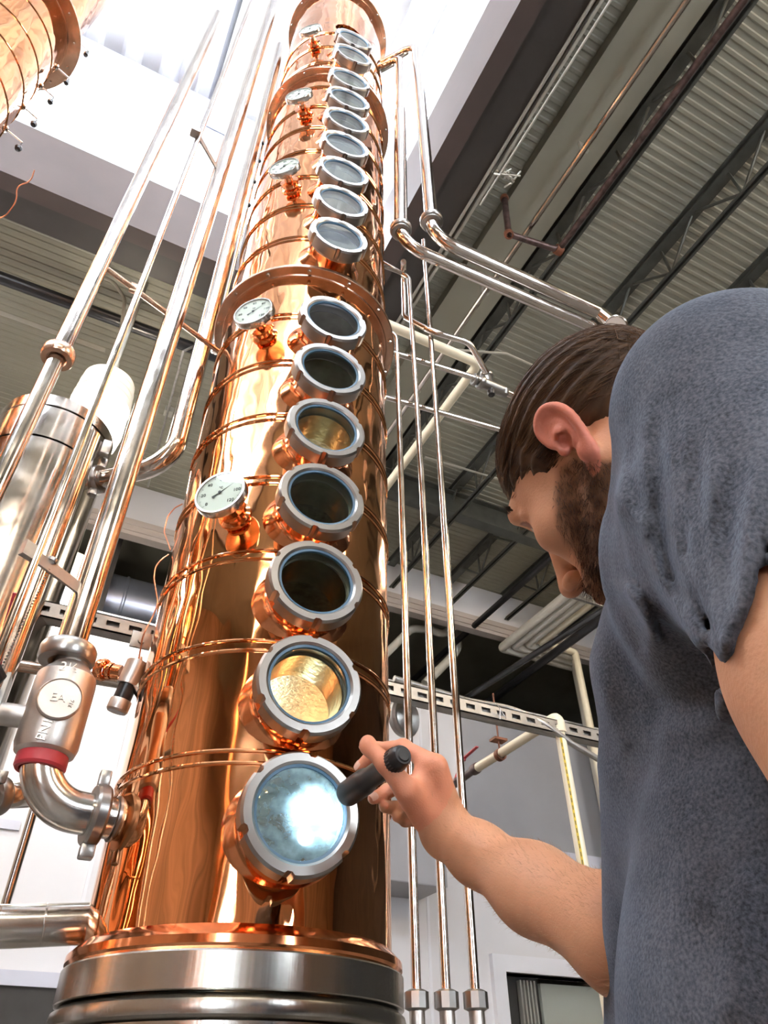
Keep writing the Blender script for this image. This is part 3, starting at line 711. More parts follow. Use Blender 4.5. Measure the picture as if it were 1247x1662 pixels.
obj('drain_knob', xf(lathe([(0, -.05), (.012, -.048), (.015, -.035), (.010, -.02), (.010, 0)], 16), Matrix.Translation(tv+kd*.01)), M['blackp'], tee)
T5 = obj('cross_tube', sweep([tv+kd*.06, tv+kd*.42], .0125, 16), M['tube']); tag(T5, 'steel tube leaving the tee valve to the right, behind the head', 'pipe')
# end fittings behind the head
g = P(1000, 531, 2.22)
tf = empty('condenser_fitting', g-Vector((0, 0, .08)), 'polished pipe fitting with a small dial gauge, just above the hair', 'pipe fitting')
obj('body', sweep([P(1006, 556, 2.22), P(1042, 600, 2.22)], .052, 32), M['tube'], tf); obj('collar', sweep([fA[3]-Vector((.02, .005, 0)), fA[3]+Vector((.045, .01, -.01))], .027, 24), M['tube'], tf); obj('collar', sweep([fB[3]-Vector((.02, 0, 0)), fB[3]+Vector((.03, -.01, -.06))], .026, 24), M['tube'], tf)
gd = (W((0, 0, 0))-g).normalized(); gd = (gd+Vector((0, 0, -.1))+Vector((-.25, .1, 0))).normalized()
ga = obj('gauge', ring(g, gd, [(0, -.012), (.036, -.012), (.037, .006), (.034, .010), (.032, .007), (0, .007)], 36), M['steel'], tf)
obj('dial_face', ring(g, gd, [(0, .0075), (.0315, .0075), (.0315, .0078), (0, .0078)], 36), M['dial'], ga)
fz = frame_z(gd).to_4x4()
obj('pointer', xf(([(-.001, -.008, .0085), (.012, .012, .0085), (.001, -.008, .0085)], [(0, 1, 2)]), Matrix.Translation(g) @ fz), M['ink'], ga, smooth=False)

# ---------------------------------------------------------------- strut channel behind the column
def strut(xa, xb, y, z, h=.041, w=.036):
    V = []; parts = []
    pitch, sl = .052, .030
    n = int((xb-xa)/pitch)
    # front face (towards -Y) with slots: strips above and below, bridges between
    parts.append(bx(xa, xb, y, y+.003, z+h*.5-.0135, z+h/2)); parts.append(bx(xa, xb, y, y+.003, z-h/2, z-h*.5+.0135))
    for i in range(n+1):
        parts.append(bx(xa+i*pitch+sl, min(xa+(i+1)*pitch, xb+.01), y, y+.003, z-h/2+.0135, z+h/2-.0135))
    parts.append(bx(xa, xb, y, y+w, z-h/2, z-h/2+.003)); parts.append(bx(xa, xb, y, y+w, z+h/2-.003, z+h/2))
    parts.append(bx(xa, xb, y+w-.003, y+w, z-h/2, z-h/2+.012)); parts.append(bx(xa, xb, y+w-.003, y+w, z+h/2-.012, z+h/2))
    parts.append(bx(xa, xb, y+.012, y+.014, z-h/2+.003, z+h/2-.003))
    return join(*parts)
M['slotdark'] = M['ink']
so = obj('strut_channel', strut(-.6, 3.2, 1.575, 1.95), M['galv'], smooth=False, origin=(-.6, 1.59, 1.93)); tag(so, 'long slotted steel strut channel running behind the column', 'strut')
obj('end_plate', join(box(PY(232, 1040, 1.565), .055, .006, .042, None, .001), ring(PY(229, 1040, 1.56), (0, 1, 0), [(0, -.004), (.007, -.004), (.007, .004), (0, .004)], 12)), M['galv'], so)
cd = obj('flexible_conduit', sweep(fillet([PY(640, 1112, 1.60)+Vector((0, 0, .02)), PY(760, 1138, 1.6), PY(830, 1150, 1.6), PY(880, 1172, 1.58), PY(930, 1208, 1.58), PY(985, 1240, 1.58)], .2, 6), .0095, 12), M['galv']); tag(cd, 'flexible metal conduit lying along the strut channel on the right', 'conduit')
zt = obj('zip_tie', tube([PY(812, 1168, 1.56), PY(812, 1150, 1.56), PY(806, 1142, 1.555), PY(822, 1166, 1.57)], .0018, 0, 6), M['white']); tag(zt, 'white zip tie around the conduit on the strut', 'cable tie')

# PVC drain line
e0 = PX(905, 1165, 1.40)
pv1 = W(C(990, 1662, 1)*1.30)
v0 = PX(905, 1165, 1.40)
pvd = Vector((v0.x, v0.y, .2))
dn = P(985, 1640, (v0-W((0, 0, 0))).length/np.linalg.norm(ray(905, 1165))*1.02)
px0 = e0+Vector((0, .02, 0)); pxe = PX(772, 1248, 1.40)
pv = empty('pvc_pipe', Vector((v0.x, v0.y, 0)), 'cream PVC drain pipe with an elbow, hanging right of the flashlight hand', 'pipe')
down = Vector((v0.x, v0.y, 0))
obj('horizontal_pipe', sweep([e0, pxe], .0150, 24), M['pvc'], pv)
obj('vertical_pipe', sweep([e0, down], .0150, 24), M['pvc'], pv)
obj('elbow', join(tube([e0+(pxe-e0).normalized()*.045, e0, e0+Vector((0, 0, -.045))], .0195, .02, 24), ferrule(e0+Vector((0, 0, -.045)), (0, 0, 1), .0205, .008), ferrule(e0+(pxe-e0).normalized()*.045, pxe-e0, .0205, .008)), M['pvc'], pv)
# printed yellow line with dark dashes down the vertical pipe
tc_ = (W((0, 0, 0))-v0); tc_.z = 0; tc_.normalize(); side = tc_.cross(Vector((0, 0, 1)))
def pstrip(wd, z0, z1, r, off=0):
    V = []; Fc = []
    for z in (z0, z1):
        for k in range(4):
            a = (k/3-.5)*wd+off
            V.append(Vector((v0.x, v0.y, z))+(tc_*math.cos(a)+side*math.sin(a))*r)
    for k in range(3): Fc.append((k, k+1, k+5, k+4))
    return V, Fc
obj('print_stripe', pstrip(.42, .3, v0.z-.06, .0152), M['yellow'], pv)
obj('print_marks', join(*[pstrip(.12, z, z+.012, .0154) for z in np.arange(.35, v0.z-.09, .02)]), M['ink'], pv)
nip = obj('iron_nipple', join(sweep([pxe, PX(724, 1284, 1.40)], .0125, 16), ferrule(pxe, pxe-e0, .019, .03), ferrule(PX(745, 1268, 1.40), pxe-e0, .017, .022, 8)), M['iron']); tag(nip, 'rusty iron nipple on the end of the cream pipe, beside the wrist', 'pipe fitting')
hg = PX(812, 1225, 1.40)
hn = obj('pipe_hanger', join(ring(hg, pxe-e0, [(.0155, -.009), (.020, -.009), (.020, .009), (.0155, .009)], 24), sweep([hg+Vector((0, 0, .02)), hg+Vector((0, 0, .22))], .003, 8), box(hg+Vector((0, 0, .05)), .05, .035, .008)), M['rust']); tag(hn, 'rusty clamp hanger holding the cream pipe', 'hanger')
rv = PX(752, 1232, 1.62)
rh = obj('red_lever', join(bar(rv, rv+Vector((0, -.11, .012)), .014, .004), ferrule(rv, (0, 0, 1), .012, .012), sweep([rv, PX(735, 1276, 1.40)], .006, 8)), M['red'], nip); rh['label'] = 'red lever'

# fan / motor half hidden behind the column
mo = PY(655, 1165, 1.66)
fan = obj('blower_housing', ring(mo, Vector((.35, -1, -.1)), [(0, -.02), (.040, -.02), (.052, -.01), (.056, .008), (.050, .016), (.043, .010), (.030, .004), (.014, .012), (0, .014)], 40), M['galv']); tag(fan, 'round grey blower housing peeking out behind the column under the strut', 'blower')

# ---------------------------------------------------------------- roof joists, conduits, pipes
def joist(name, X, ya, yb, label, top='joist', bot='joist', depth=.36, panel=.62, group='bar joists under the roof deck', tw=.085):
    t = empty(name, (X, ya, ZD-depth), label, 'joist', group)
    obj('top_chord', join(bx(X-tw/2, X-.008, ya, yb, ZD-.012, ZD-.004), bx(X+.008, X+tw/2, ya, yb, ZD-.012, ZD-.004), bx(X-.014, X-.008, ya, yb, ZD-.07, ZD-.004), bx(X+.008, X+.014, ya, yb, ZD-.07, ZD-.004), bx(X-tw/2, X+tw/2, ya, yb, ZD-.075, ZD-.068)), M[top], t, smooth=False)
    obj('bottom_chord', join(bx(X-.03, X-.006, ya, yb, ZD-depth, ZD-depth+.006), bx(X+.006, X+.03, ya, yb, ZD-depth, ZD-depth+.006), bx(X-.011, X-.006, ya, yb, ZD-depth, ZD-depth+.035), bx(X+.006, X+.011, ya, yb, ZD-depth, ZD-depth+.035)), M[bot], t, smooth=False)
    y = ya+.1; k = 0
    while y+panel < yb:
        a = Vector((X, y, ZD-.05)); b = Vector((X, y+panel/2, ZD-depth+.015)); c = Vector((X, y+panel, ZD-.05))
        obj('web_bar', sweep([a, b], .011, 8), M[bot], t); obj('web_bar', sweep([b, c], .011, 8), M[bot], t)
        if k % 1 == 0: obj('web_post', bar(b, Vector((X, y+panel/2, ZD-.05)), .016, .016), M[bot], t)
        y += panel; k += 1
    return t
joist('bar_joist', 2.25, -1.2, YW-.02, 'dark bar joist with the thickest chord, beside the smooth grey strip of ceiling', depth=.33)
joist('bar_joist', 3.00, -.8, YW-.02, 'dark bar joist second right of the smooth ceiling strip, crossing above the dial fitting', depth=.37)
joist('bar_joist', 3.75, -.3, YW-.02, 'dark bar joist whose near end is cut by the shoulder, third from the smooth strip')
joist('bar_joist', 4.50, .3, YW-.02, 'dark bar joist seen left of the face, fourth from the smooth ceiling strip')
joist('bar_joist', 5.25, .8, YW-.02, 'dark bar joist above the nose, farthest right of the joists')
joist('bar_joist', 1.52, -1.4, YW-.02, 'pale bar joist with white web rods, nearest the skylight curb', top='joist', bot='joist_l', depth=.34, panel=1.1, tw=.05)
ps = obj('ceiling_pan', bx(1.80, 2.17, -1.5, YW, ZD-.10, ZD-.002), M['deck'], smooth=False, origin=(1.9, 2, ZD-.1)); ps['kind'] = 'structure'; ps.name = 'trim_5'; ps['label'] = 'smooth grey strip of ceiling between the joists'
ORG['trim_5'] = ORG.get('ceiling_pan')
def line(name, a, b, r, m, label, cat, seg=12):
    o = obj(name, sweep([a, b], r, seg), M[m], origin=a); tag(o, label, cat); return o
c1_, c2_ = PZ(1112, 0, 5.5), PZ(806, 470, 5.5)
cdt = line('light_conduit', Vector((1.955, -1.0, 5.55)), Vector((1.955, 3.9, 5.55)), .020, 'tube', 'shiny straight conduit along the smooth ceiling strip', 'conduit')
for y in (.1, 1.1, 2.2, 3.2): obj('conduit_clip', box((1.955, y, 5.58), .06, .02, .08), M['joist_l'], cdt)
wr = line('tie_wire', PZ(992, 0, 5.30), PZ(780, 333, 5.30), .007, 'joist_l', 'pale thin tie rod below the skylight edge joist', 'rod')
kn = PZ(820, 285, 5.30)
kno = obj('wire_knot', join(*[sweep([kn+Vector((random.Random(i).uniform(-.06, .06), random.Random(i+9).uniform(-.06, .06), random.Random(i+5).uniform(-.04, .04))) for _ in (0,)]+[kn+Vector((random.Random(i+20).uniform(-.08, .08), random.Random(i+29).uniform(-.06, .06), random.Random(i+25).uniform(-.05, .05)))], .006, 6) for i in range(10)]), M['joist_l']); tag(kno, 'tangle of pale wire ties on the rod above the rusty pipe bend', 'wire')
sp = [PZ(1225, -8, 5.42), PZ(905, 405, 5.42), PZ(822, 377, 5.42), PZ(822, 377, 5.42)+Vector((-.03, 0, .22))]
sp = [Vector((2.16, -.3, 5.42)), Vector((2.16, PZ(905, 405, 5.42).y, 5.42)), PZ(826, 380, 5.42), PZ(819, 322, 5.70)]
spk = obj('sprinkler_pipe', tube(sp, .021, .05, 16), M['iron'], origin=sp[0]); tag(spk, 'rusty dark sprinkler pipe along the thick joist, with an elbow and upturned end', 'pipe')
obj('elbow', join(ferrule(sp[1], (1, 0, 0), .034, .05), ferrule(sp[2], (0, .2, 1), .030, .045), ferrule(sp[3], (0, 0, 1), .028, .03)), M['rust'], spk)
# smaller ceiling pieces on the right
line('ceiling_rod', PZ(690, 742, 5.5), PZ(885, 800, 5.5), .010, 'joist_l', 'thin pale rod crossing the joists left of the forehead', 'rod')
o = obj('ceiling_rod', tube([PZ(740, 568, 5.4), PZ(822, 574, 5.4), PZ(885, 602, 5.4)], .010, 0, 8), M['joist_l']); tag(o, 'thin pale bent rod at the ceiling behind the top of the head', 'rod')
# cream ceiling pipe with an elbow
zz = 4.6
q1, q2, q3 = PZ(600, 500, zz), PZ(777, 590, zz), PZ(600, 800, zz)
q1 = Vector((q2.x-1.2, q2.y-.0, zz)); q3 = Vector((q2.x, q2.y+3.0, zz))
cpv = obj('ceiling_pipe', tube([q1, q2, q3], .030, .05, 20), M['pvc'], origin=q2); tag(cpv, 'cream plastic pipe under the roof with an elbow, behind the three thin tubes', 'pipe')
# girders crossing at the back of the deck
gd_ = obj('roof_girder', join(bx(1.6, X1, 4.30, 4.42, ZD-.36, ZD-.34), bx(1.6, X1, 4.35, 4.37, ZD-.34, ZD-.09), bx(1.6, X1, 4.30, 4.42, ZD-.09, ZD-.077)), M['joist'], smooth=False, origin=(1.6, 4.36, ZD-.36)); tag(gd_, 'dark roof girder crossing the joists near the back wall', 'girder')
# insulated bundle
for k in range(4):
    dz = 0; ox = .105*k
    z5 = 5.02
    a = Vector((4.30+ox, 2.2, z5)); b = Vector((4.30+ox, 5.58-ox*.9, z5)); c = Vector((5.32-ox*.75, 5.58-ox*.9, z5)); d = Vector((5.32-ox*.75, 5.58-ox*.9, 1.6))
    lab = ['outermost, thickest white pipe of the insulated bundle beyond the beard', 'second white pipe from the outside of the insulated bundle', 'third white pipe from the outside of the insulated bundle', 'innermost white pipe with a yellow tint, in the insulated bundle'][k]
    o = obj('insulated_pipe', tube([a, b, c, d], .048-.003*k, .04, 16), M['pvcw'] if k < 3 else M['pvc'], origin=d); tag(o, lab, 'pipe', 'insulated pipes near the back wall')
tr = obj('trapeze_hanger', join(bar((4.18, 4.35, 4.95), (4.85, 4.35, 4.95), .03, .03), sweep([(4.2, 4.35, 4.95), (4.2, 4.35, ZD)], .007, 8), sweep([(4.83, 4.35, 4.95), (4.83, 4.35, ZD)], .007, 8)), M['galv'], smooth=False); tag(tr, 'trapeze hanger under the white pipe bundle', 'hanger')
line('black_pipe', Vector((4.05, 2.0, 5.30)), Vector((4.05, 10.5, 5.30)), .035, 'blackpipe', 'black painted pipe left of the white pipe bundle', 'pipe')
line('black_pipe', Vector((4.62, 2.0, 4.80)), Vector((4.62, 10.5, 4.80)), .045, 'blackpipe', 'black painted pipe crossing under the white pipe bundle', 'pipe')
line('black_pipe', PZ(745, 1140, 4.45), PZ(985, 1000, 4.45)+Vector((0, -1, 0)), .03, 'blackpipe', 'lower black painted pipe that ends at the strut channel', 'pipe')
o = obj('flex_duct', sweep(fillet([PY(600, 1088, 6.1), PY(668, 1020, 6.1), PY(700, 1022, 6.1), PY(718, 1030, 6.1), PY(738, 1018, 6.1), PY(741, 990, 6.1), PY(741, 990, 6.1)+Vector((0, 0, .12))], .2, 6), .045, 14), M['pvcw']); tag(o, 'white crinkled flexible duct in the dark gap behind the thin tubes', 'duct')
o = obj('flex_duct', sweep(fillet([PY(741, 990, 6.25), PY(744, 1050, 6.25), PY(735, 1065, 6.25), PY(690, 1110, 6.25)], .2, 6), .05, 14), M['pvcw']); tag(o, 'white straight duct piece dropping behind the right thin tube', 'duct')
# left side of the roof
o = line('black_pipe', Vector((-3.2, 3.60, 5.5)), Vector((1.2, 3.55, 5.5)), .045, 'blackpipe', 'glossy black pipe crossing the ceiling behind the left pipes', 'pipe', 20)
o = line('light_strip', Vector((-3.0, 3.92, 5.55)), Vector((-.36, 3.92, 5.55)), .020, 'joist_l', 'pale narrow rail under the ceiling that ends above the glowing lamp', 'rail', 4)
o = line('ceiling_conduit', Vector((-3.0, 3.26, 5.72)), Vector((-.50, 3.26, 5.72)), .010, 'joist_l', 'thin pale conduit on the ceiling, left of the support rod', 'conduit')
o = obj('looped_conduit', tube([PZ(150, 442, 5.72), PZ(185, 458, 5.7), PZ(203, 485, 5.6), PZ(194, 560, 5.2), PZ(188, 612, 4.98)], .013, .12, 10), M['joist_l']); tag(o, 'pale conduit curving down to the glowing lamp', 'conduit')
o = obj('hanging_cable', sweep([PZ(352, 545, 5.84), PZ(298, 570, 5.2)+Vector((0, 0, 0)), PY(240, 790, 5.5)], .010, 8), M['galv']); tag(o, 'thin cable hanging from the ceiling between the polished pipes', 'cable')
o = obj('junction_box', box(PZ(274, 668, 5.7), .07, .07, .06), M['joist_l'], smooth=False); tag(o, 'small junction box on the ceiling left of the column', 'box')
# lamps
def lamp(name, c, r, label, lit=True):
    t = empty(name, c, label, 'lamp', None)
    mv = Matrix.Translation(Vector(c))
    obj('housing', xf(lathe([(r*.55, .52), (r*.84, .50), (r*.86, .46), (r*.82, .45), (r*.88, .44), (r*.88, .40), (r*.84, .39), (r*.90, .38), (r*.90, .34), (r*.86, .33), (r*.93, .32), (r*.93, .27), (r*.5, .26)], 40), mv), M['lampcap'], t)
    obj('glass_bowl', xf(lathe([(r*.88, .27), (r*.90, .22), (r*.92, .08), (r*.84, -.02), (r*.62, -.08), (r*.3, -.11), (0, -.12)], 40), mv), M['lamp'], t)
    obj('hanger_rod', sweep([Vector(c)+Vector((0, 0, .5)), Vector((c[0], c[1], ZD))], .012, 8), M['joist_l'], t)
    return t
lamp('high_bay_lamp', (-.22, 3.42, 4.18), .19, 'glowing ribbed high bay lamp behind the left pipes')
lamp('high_bay_lamp', (-.115, 5.0, 3.85), .17, 'farther glowing lamp low between the short tank and the thick pipe')
# duct and blue-lit deck sheet beyond the opening
du = empty('air_duct', (-5, 6.5, 4.7), 'large round sheet metal duct seen through the opening left of the column', 'duct')
VF = lathe([(.30, -6), (.30, 1.9)], 40); obj('duct_body', xf(VF, Matrix.Translation((0, 6.6, 5.03)) @ frame_z((1, 0, 0)).to_4x4()), M['duct'], du)
for k in range(10): obj('seam_ring', ring((-4.4+.6*k, 6.6, 5.03), (1, 0, 0), [(.298, -.02), (.312, -.006), (.312, .006), (.298, .02)], 40), M['duct'], du)
M['bluelit_deck'] = mat('blue_lit_deck_paint', (.07, .10, .16), .35, .3, noise=.3, nscale=2)  # blue light on the far roof deck, painted into its base colour
V, Fc = [], []
for i in range(80):
    z = 5.0+i*.035
    V += [(-3, 8.0+(i % 2)*.02, z), (2.4, 8.0+(i % 2)*.02, z)]
Fc = [(2*i, 2*i+1, 2*i+3, 2*i+2) for i in range(79)]
structure('blue_lit_deck', (V, Fc), M['bluelit_deck'], label='ribbed deck beyond the opening, blue light painted into its colour')
for k, x in enumerate((-1.3, .18, 1.5)):
    o = structure('trim_%d' % (6+k), bx(x-.05, x+.05, 6.0, 6.08, 4.4, 6.0), M['fascia2'], label='dark post in the opening above the partition')
# grey hood panel, door, cabinet on the right
o = structure('wall_panel', join(bx(3.72, X1, YW-.06, YW-.002, 2.98, 4.24)), M['greywall'], label='grey metal panel on the upper part of the partition')
o = structure('trim_9', bx(3.22, X1, YW-.12, YW-.002, 2.84, 2.98), M['lav'], label='pale ledge under the grey wall panel')
cb = obj('wall_cabinet', bx(2.6, 3.23, YW-.45, YW-.004, 2.46, 3.40, .01), M['greywall'], smooth=False); tag(cb, 'grey box cabinet high on the white wall, right behind the column', 'cabinet')
d1 = structure('door_1', join(bx(3.86, 3.98, YW-.05, YW+.16, 0, 2.12), bx(5.9, 6.02, YW-.05, YW+.16, 0, 2.12), bx(3.98, 5.9, YW-.05, YW+.16, 2.0, 2.12)), M['white2'], label='white framed doorway low on the right')
M['greenish'] = mat('pale_green_door_panel', (.38, .40, .35), .4, noise=.05, nscale=2)
obj('door_leaf', bx(4.42, 5.9, YW+.10, YW+.14, 0, 1.96), M['greenish'], d1, smooth=False)
obj('recess_shade_sheet', bx(3.98, 4.42, YW+.148, YW+.155, 0, 2.0), M['darkwall'], d1, smooth=False)  # thin dark sheet standing in for the shade inside the doorway
for k in range(5): obj('strip', bx(4.20+.035*k, 4.215+.035*k, YW+.08, YW+.13, 0, 1.97), M['joist_l'], d1, smooth=False)
# seams and dark counter window on the left part of the partition
for k, x in enumerate((-.75, .62, 3.3)):
    structure('trim_%d' % (10+k), bx(x-.012, x+.012, YW-.008, YW-.001, 0, 4.40), M['white2'], label='vertical joint strip on the white wall')
w9 = structure('window_9', join(bx(-1.5, 1.5, YW-.04, YW-.002, 1.72, 1.80), bx(1.44, 1.5, YW-.04, YW-.002, .6, 1.72), bx(-1.5, 1.5, YW-.04, YW-.002, .52, .6)), M['lav'], label='dark serving window low on the left')
obj('pane', bx(-1.5, 1.44, YW-.02, YW-.004, .6, 1.72), M['darkwall'], w9, smooth=False)
structure('trim_13', bx(-4, .10, YW-.02, YW-.002, 2.60, 2.66), M['lav'], label='pale horizontal rail on the white wall at the left edge')
# unseen copper pot still, added behind the camera to give the column reflections
ps0 = Vector((-2.3, -1.9, 0))
still = empty('unseen_pot_still', ps0, 'unseen copper pot still, added behind the viewer for the column to reflect', 'pot still')
obj('pot', xf(lathe([(0, 0), (.55, .02), (.62, .3), (.62, 1.3), (.60, 1.55), (.48, 1.75), (.28, 1.88), (.20, 2.0), (.30, 2.25), (.33, 2.45), (.24, 2.7), (.12, 2.95), (.09, 3.6), (0, 3.62)], 64), Matrix.Translation(ps0)), M['copper'], still)
obj('belt', xf(lathe([(.62, 1.28), (.66, 1.29), (.66, 1.33), (.62, 1.34)], 64), Matrix.Translation(ps0)), M['copper_fit'], still)
# ---------------------------------------------------------------- implicit surfaces for the man
class Field:
    def __init__(s, h): s.h = h; s.pr = []
    def add(s, fn, lo, hi, k=.01, op='u'): s.pr.append((fn, np.array(lo, float), np.array(hi, float), k, op))
    def cone(s, a, b, ra, rb, k=.01, op='u'):
        a = np.array(a, float); b = np.array(b, float); ab = b-a; L2 = max(float(ab@ab), 1e-12)
        def fn(p):
            t = np.clip(((p-a)@ab)/L2, 0, 1); q = p-a-t[..., None]*ab
            return np.sqrt((q*q).sum(-1))-(ra+(rb-ra)*t)
        m = max(ra, rb)
        s.add(fn, np.minimum(a, b)-m, np.maximum(a, b)+m, k, op)
    def ell(s, c, r, Rm=None, k=.01, op='u'):
        c = np.array(c, float); r = np.array(r, float); Rm = np.eye(3) if Rm is None else Rm   # columns = axes
        def fn(p):
            q = (p-c)@Rm; k0 = np.sqrt(((q/r)**2).sum(-1)); k1 = np.sqrt(((q/(r*r))**2).sum(-1))+1e-9
            return k0*(k0-1)/k1
        e = np.sqrt(((Rm*r)**2).sum(1))
        s.add(fn, c-e, c+e, k, op)
    def build(s, deform=None):
        h = s.h; B = 24
        lo = np.min([p[1] for p in s.pr if p[4] == 'u'], 0)-.03; hi = np.max([p[2] for p in s.pr if p[4] == 'u'], 0)+.03
        n = np.ceil((hi-lo)/h).astype(int)+1; nb = np.ceil(n/B).astype(int)
        keys, pts = [], []; quads = []
        tot = (n+2)
        def gid(i, j, k): return (i*tot[1]+j)*tot[2]+k
        edges = []
        for bi in range(nb[0]):
            for bj in range(nb[1]):
                for bk in range(nb[2]):
                    i0 = np.array([bi, bj, bk])*B
                    blo = lo+i0*h; bhi = blo+(B+1)*h
                    act = [p for p in s.pr if np.all(p[1]-p[3]*1.3-.014 < bhi) and np.all(p[2]+p[3]*1.3+.014 > blo)]
                    if not any(p[4] == 'u' for p in act): continue
                    g = [lo[a]+(i0[a]+np.arange(B+2))*h for a in range(3)]
                    X = np.stack(np.meshgrid(*g, indexing='ij'), -1)
                    f = np.full(X.shape[:3], 1.0)
                    for fn, l, hh, k, op in act:
                        d = fn(X)
                        if op == 'u':
                            t = np.clip(.5+.5*(f-d)/k, 0, 1); f = f*(1-t)+d*t-k*t*(1-t)
                        else:
                            t = np.clip(.5-.5*(f+d)/k, 0, 1); f = f*(1-t)-d*t+k*t*(1-t)
                    if deform is not None: f = f+deform(X)
                    sg = f < 0
                    if sg.all() or not sg.any(): continue
                    # vertices of cells 0..B-1 (and B for the shared side)
                    c = B+1
                    acc = np.zeros((c, c, c, 3)); cnt = np.zeros((c, c, c))
                    for ax in range(3):
                        for o1 in (0, 1):
                            for o2 in (0, 1):
                                s0 = [slice(0, c)]*3; s1 = [slice(0, c)]*3
                                oth = [a for a in range(3) if a != ax]
                                s0[oth[0]] = s1[oth[0]] = slice(o1, c+o1); s0[oth[1]] = s1[oth[1]] = slice(o2, c+o2)
                                s1[ax] = slice(1, c+1)
                                fa, fb = f[tuple(s0)], f[tuple(s1)]
                                cr = (fa < 0) != (fb < 0)
                                t = np.where(cr, fa/(fa-fb+1e-20), 0)
                                v = np.zeros((c, c, c, 3)); v[..., ax] = t; v[..., oth[0]] = o1; v[..., oth[1]] = o2
                                acc += v*cr[..., None]; cnt += cr
                    m = cnt > 0
                    own = m[:B, :B, :B]
                    ii = np.argwhere(own)
                    if len(ii):
                        v = acc[:B, :B, :B][own]/cnt[:B, :B, :B][own][:, None]
                        pts.append(lo+(ii+i0+v)*h); keys.append(gid(*(ii+i0).T))
                    for ax in range(3):
                        oth = [a for a in range(3) if a != ax]
                        # edge from node (i) along ax, nodes 1..B in the other two axes of this block, 0..B-1 along ax
                        sl0 = [slice(1, B+1)]*3; sl1 = [slice(1, B+1)]*3
                        sl0[ax] = slice(0, B); sl1[ax] = slice(1, B+1)
                        fa, fb = f[tuple(sl0)] < 0, f[tuple(sl1)] < 0
                        for flip in (0, 1):
                            e = np.argwhere((fa & ~fb) if flip == 0 else (~fa & fb))
                            if not len(e): continue
                            e = e+i0; e[:, oth[0]] += 1; e[:, oth[1]] += 1
                            def cell(d0, d1):
                                q = e.copy(); q[:, oth[0]] -= d0; q[:, oth[1]] -= d1; return gid(*q.T)
                            qd = np.stack([cell(1, 1), cell(0, 1), cell(0, 0), cell(1, 0)], 1)
                            if (flip == 1) != (ax == 1): qd = qd[:, ::-1]
                            quads.append(qd)
        K = np.concatenate(keys); Pn = np.concatenate(pts); Q = np.concatenate(quads)
        o = np.argsort(K); K = K[o]; Pn = Pn[o]
        idx = np.searchsorted(K, Q); idx = np.clip(idx, 0, len(K)-1); ok = (K[idx] == Q).all(1)
        return Pn, idx[ok]
def npmesh(name, Pn, Q, m):
    me = bpy.data.meshes.new(name)
    me.vertices.add(len(Pn)); me.vertices.foreach_set('co', Pn.astype(np.float32).ravel())
    k = Q.shape[1]
    me.loops.add(len(Q)*k); me.loops.foreach_set('vertex_index', Q.astype(np.int32).ravel())
    me.polygons.add(len(Q)); me.polygons.foreach_set('loop_start', np.arange(len(Q), dtype=np.int32)*k)
    me.polygons.foreach_set('loop_total', np.full(len(Q), k, np.int32))
    me.polygons.foreach_set('use_smooth', np.ones(len(Q), bool))
    me.update(); me.validate(); me.materials.append(m)
    return me
MW = np.array([[cps, sps, 0], [-sps, cps, 0], [0, 0, 1]])
def Wn(Pn): return Pn@MW.T+np.array([0, 0, CAMZ])
def npobj(name, Pn, Q, m, parent):
    og = np.array(ORG[parent.name]); me = npmesh(name, Wn(Pn)-og, Q, m)
    o = bpy.data.objects.new(name, me); COL.objects.link(o); o.parent = parent; ORG[o.name] = Vector(og); return o
def setcol(me, col):
    a = me.color_attributes.new('tone', 'FLOAT_COLOR', 'POINT'); a.data.foreach_set('color', np.c_[col, np.ones(len(col))].astype(np.float32).ravel())

# head frame, from matching ear, nose, eye and hairline to the photograph (level camera frame)
HR = np.array([.8049, .4857, .3410]); HF = np.array([-.3736, .8612, -.3447]); HU = np.array([-.4610, .1501, .8746])
HO = np.array([.2130, .4745, .4685]); HS = 1.05
HM = np.stack([HR, HF, HU], 1)*1.0
def H(p): return HO+HM@(np.array(p, float)*HS)
def toH(Pn): return ((Pn-HO)@HM)/HS
SK = Field(.0019)
def hell(c, r, k=.01, op='u', rot=None): SK.ell(H(c), np.array(r)*HS, HM if rot is None else HM@rot, k, op)
def hcone(a, b, ra, rb, k=.01, op='u'): SK.cone(H(a), H(b), ra*HS, rb*HS, k, op)
def rx(d):
    d = math.radians(d); return np.array([[1, 0, 0], [0, math.cos(d), -math.sin(d)], [0, math.sin(d), math.cos(d)]])
hell((0, -.008, .034), (.072, .088, .068))
hell((0, .028, .024), (.062, .066, .060), .02)
hell((0, .034, -.022), (.057, .062, .072), .03)
hell((0, .028, -.062), (.050, .058, .036), .02)
hell((0, .076, -.094), (.024, .020, .020), .025)
hcone((-.038, .082, .031), (.038, .082, .031), .0115, .0115, .016)
for s in (-1, 1):
    hell((s*.046, .058, -.018), (.018, .026, .018), .02)
    hell((s*.033, .100, .012), (.018, .016, .012), .012, 's')
    hell((s*.032, .0735, .0105), (.0135, .0125, .0125), .003)
    hcone((s*.016, .087, .018), (s*.048, .072, .017), .0045, .0040, .008)     # lids
    hcone((s*.056, -.01, -.035), (s*.046, .045, -.078), .016, .014, .025)      # jaw line
hcone((0, .092, .018), (0, .113, -.022), .0075, .0100, .012)
hell((0, .1185, -.031), (.0115, .0110, .0100), .008)
for s in (-1, 1):
    hell((s*.0125, .107, -.036), (.0085, .0105, .0080), .005)
    hell((s*.0075, .1105, -.0445), (.0040, .0060, .0050), .003, 's')
hell((0, .088, -.066), (.030, .016, .022), .015)
hcone((-.020, .0965, -.0600), (.020, .0965, -.0600), .0050, .0050, .004)
hcone((-.018, .0965, -.0720), (.018, .0965, -.0720), .0060, .0060, .004)
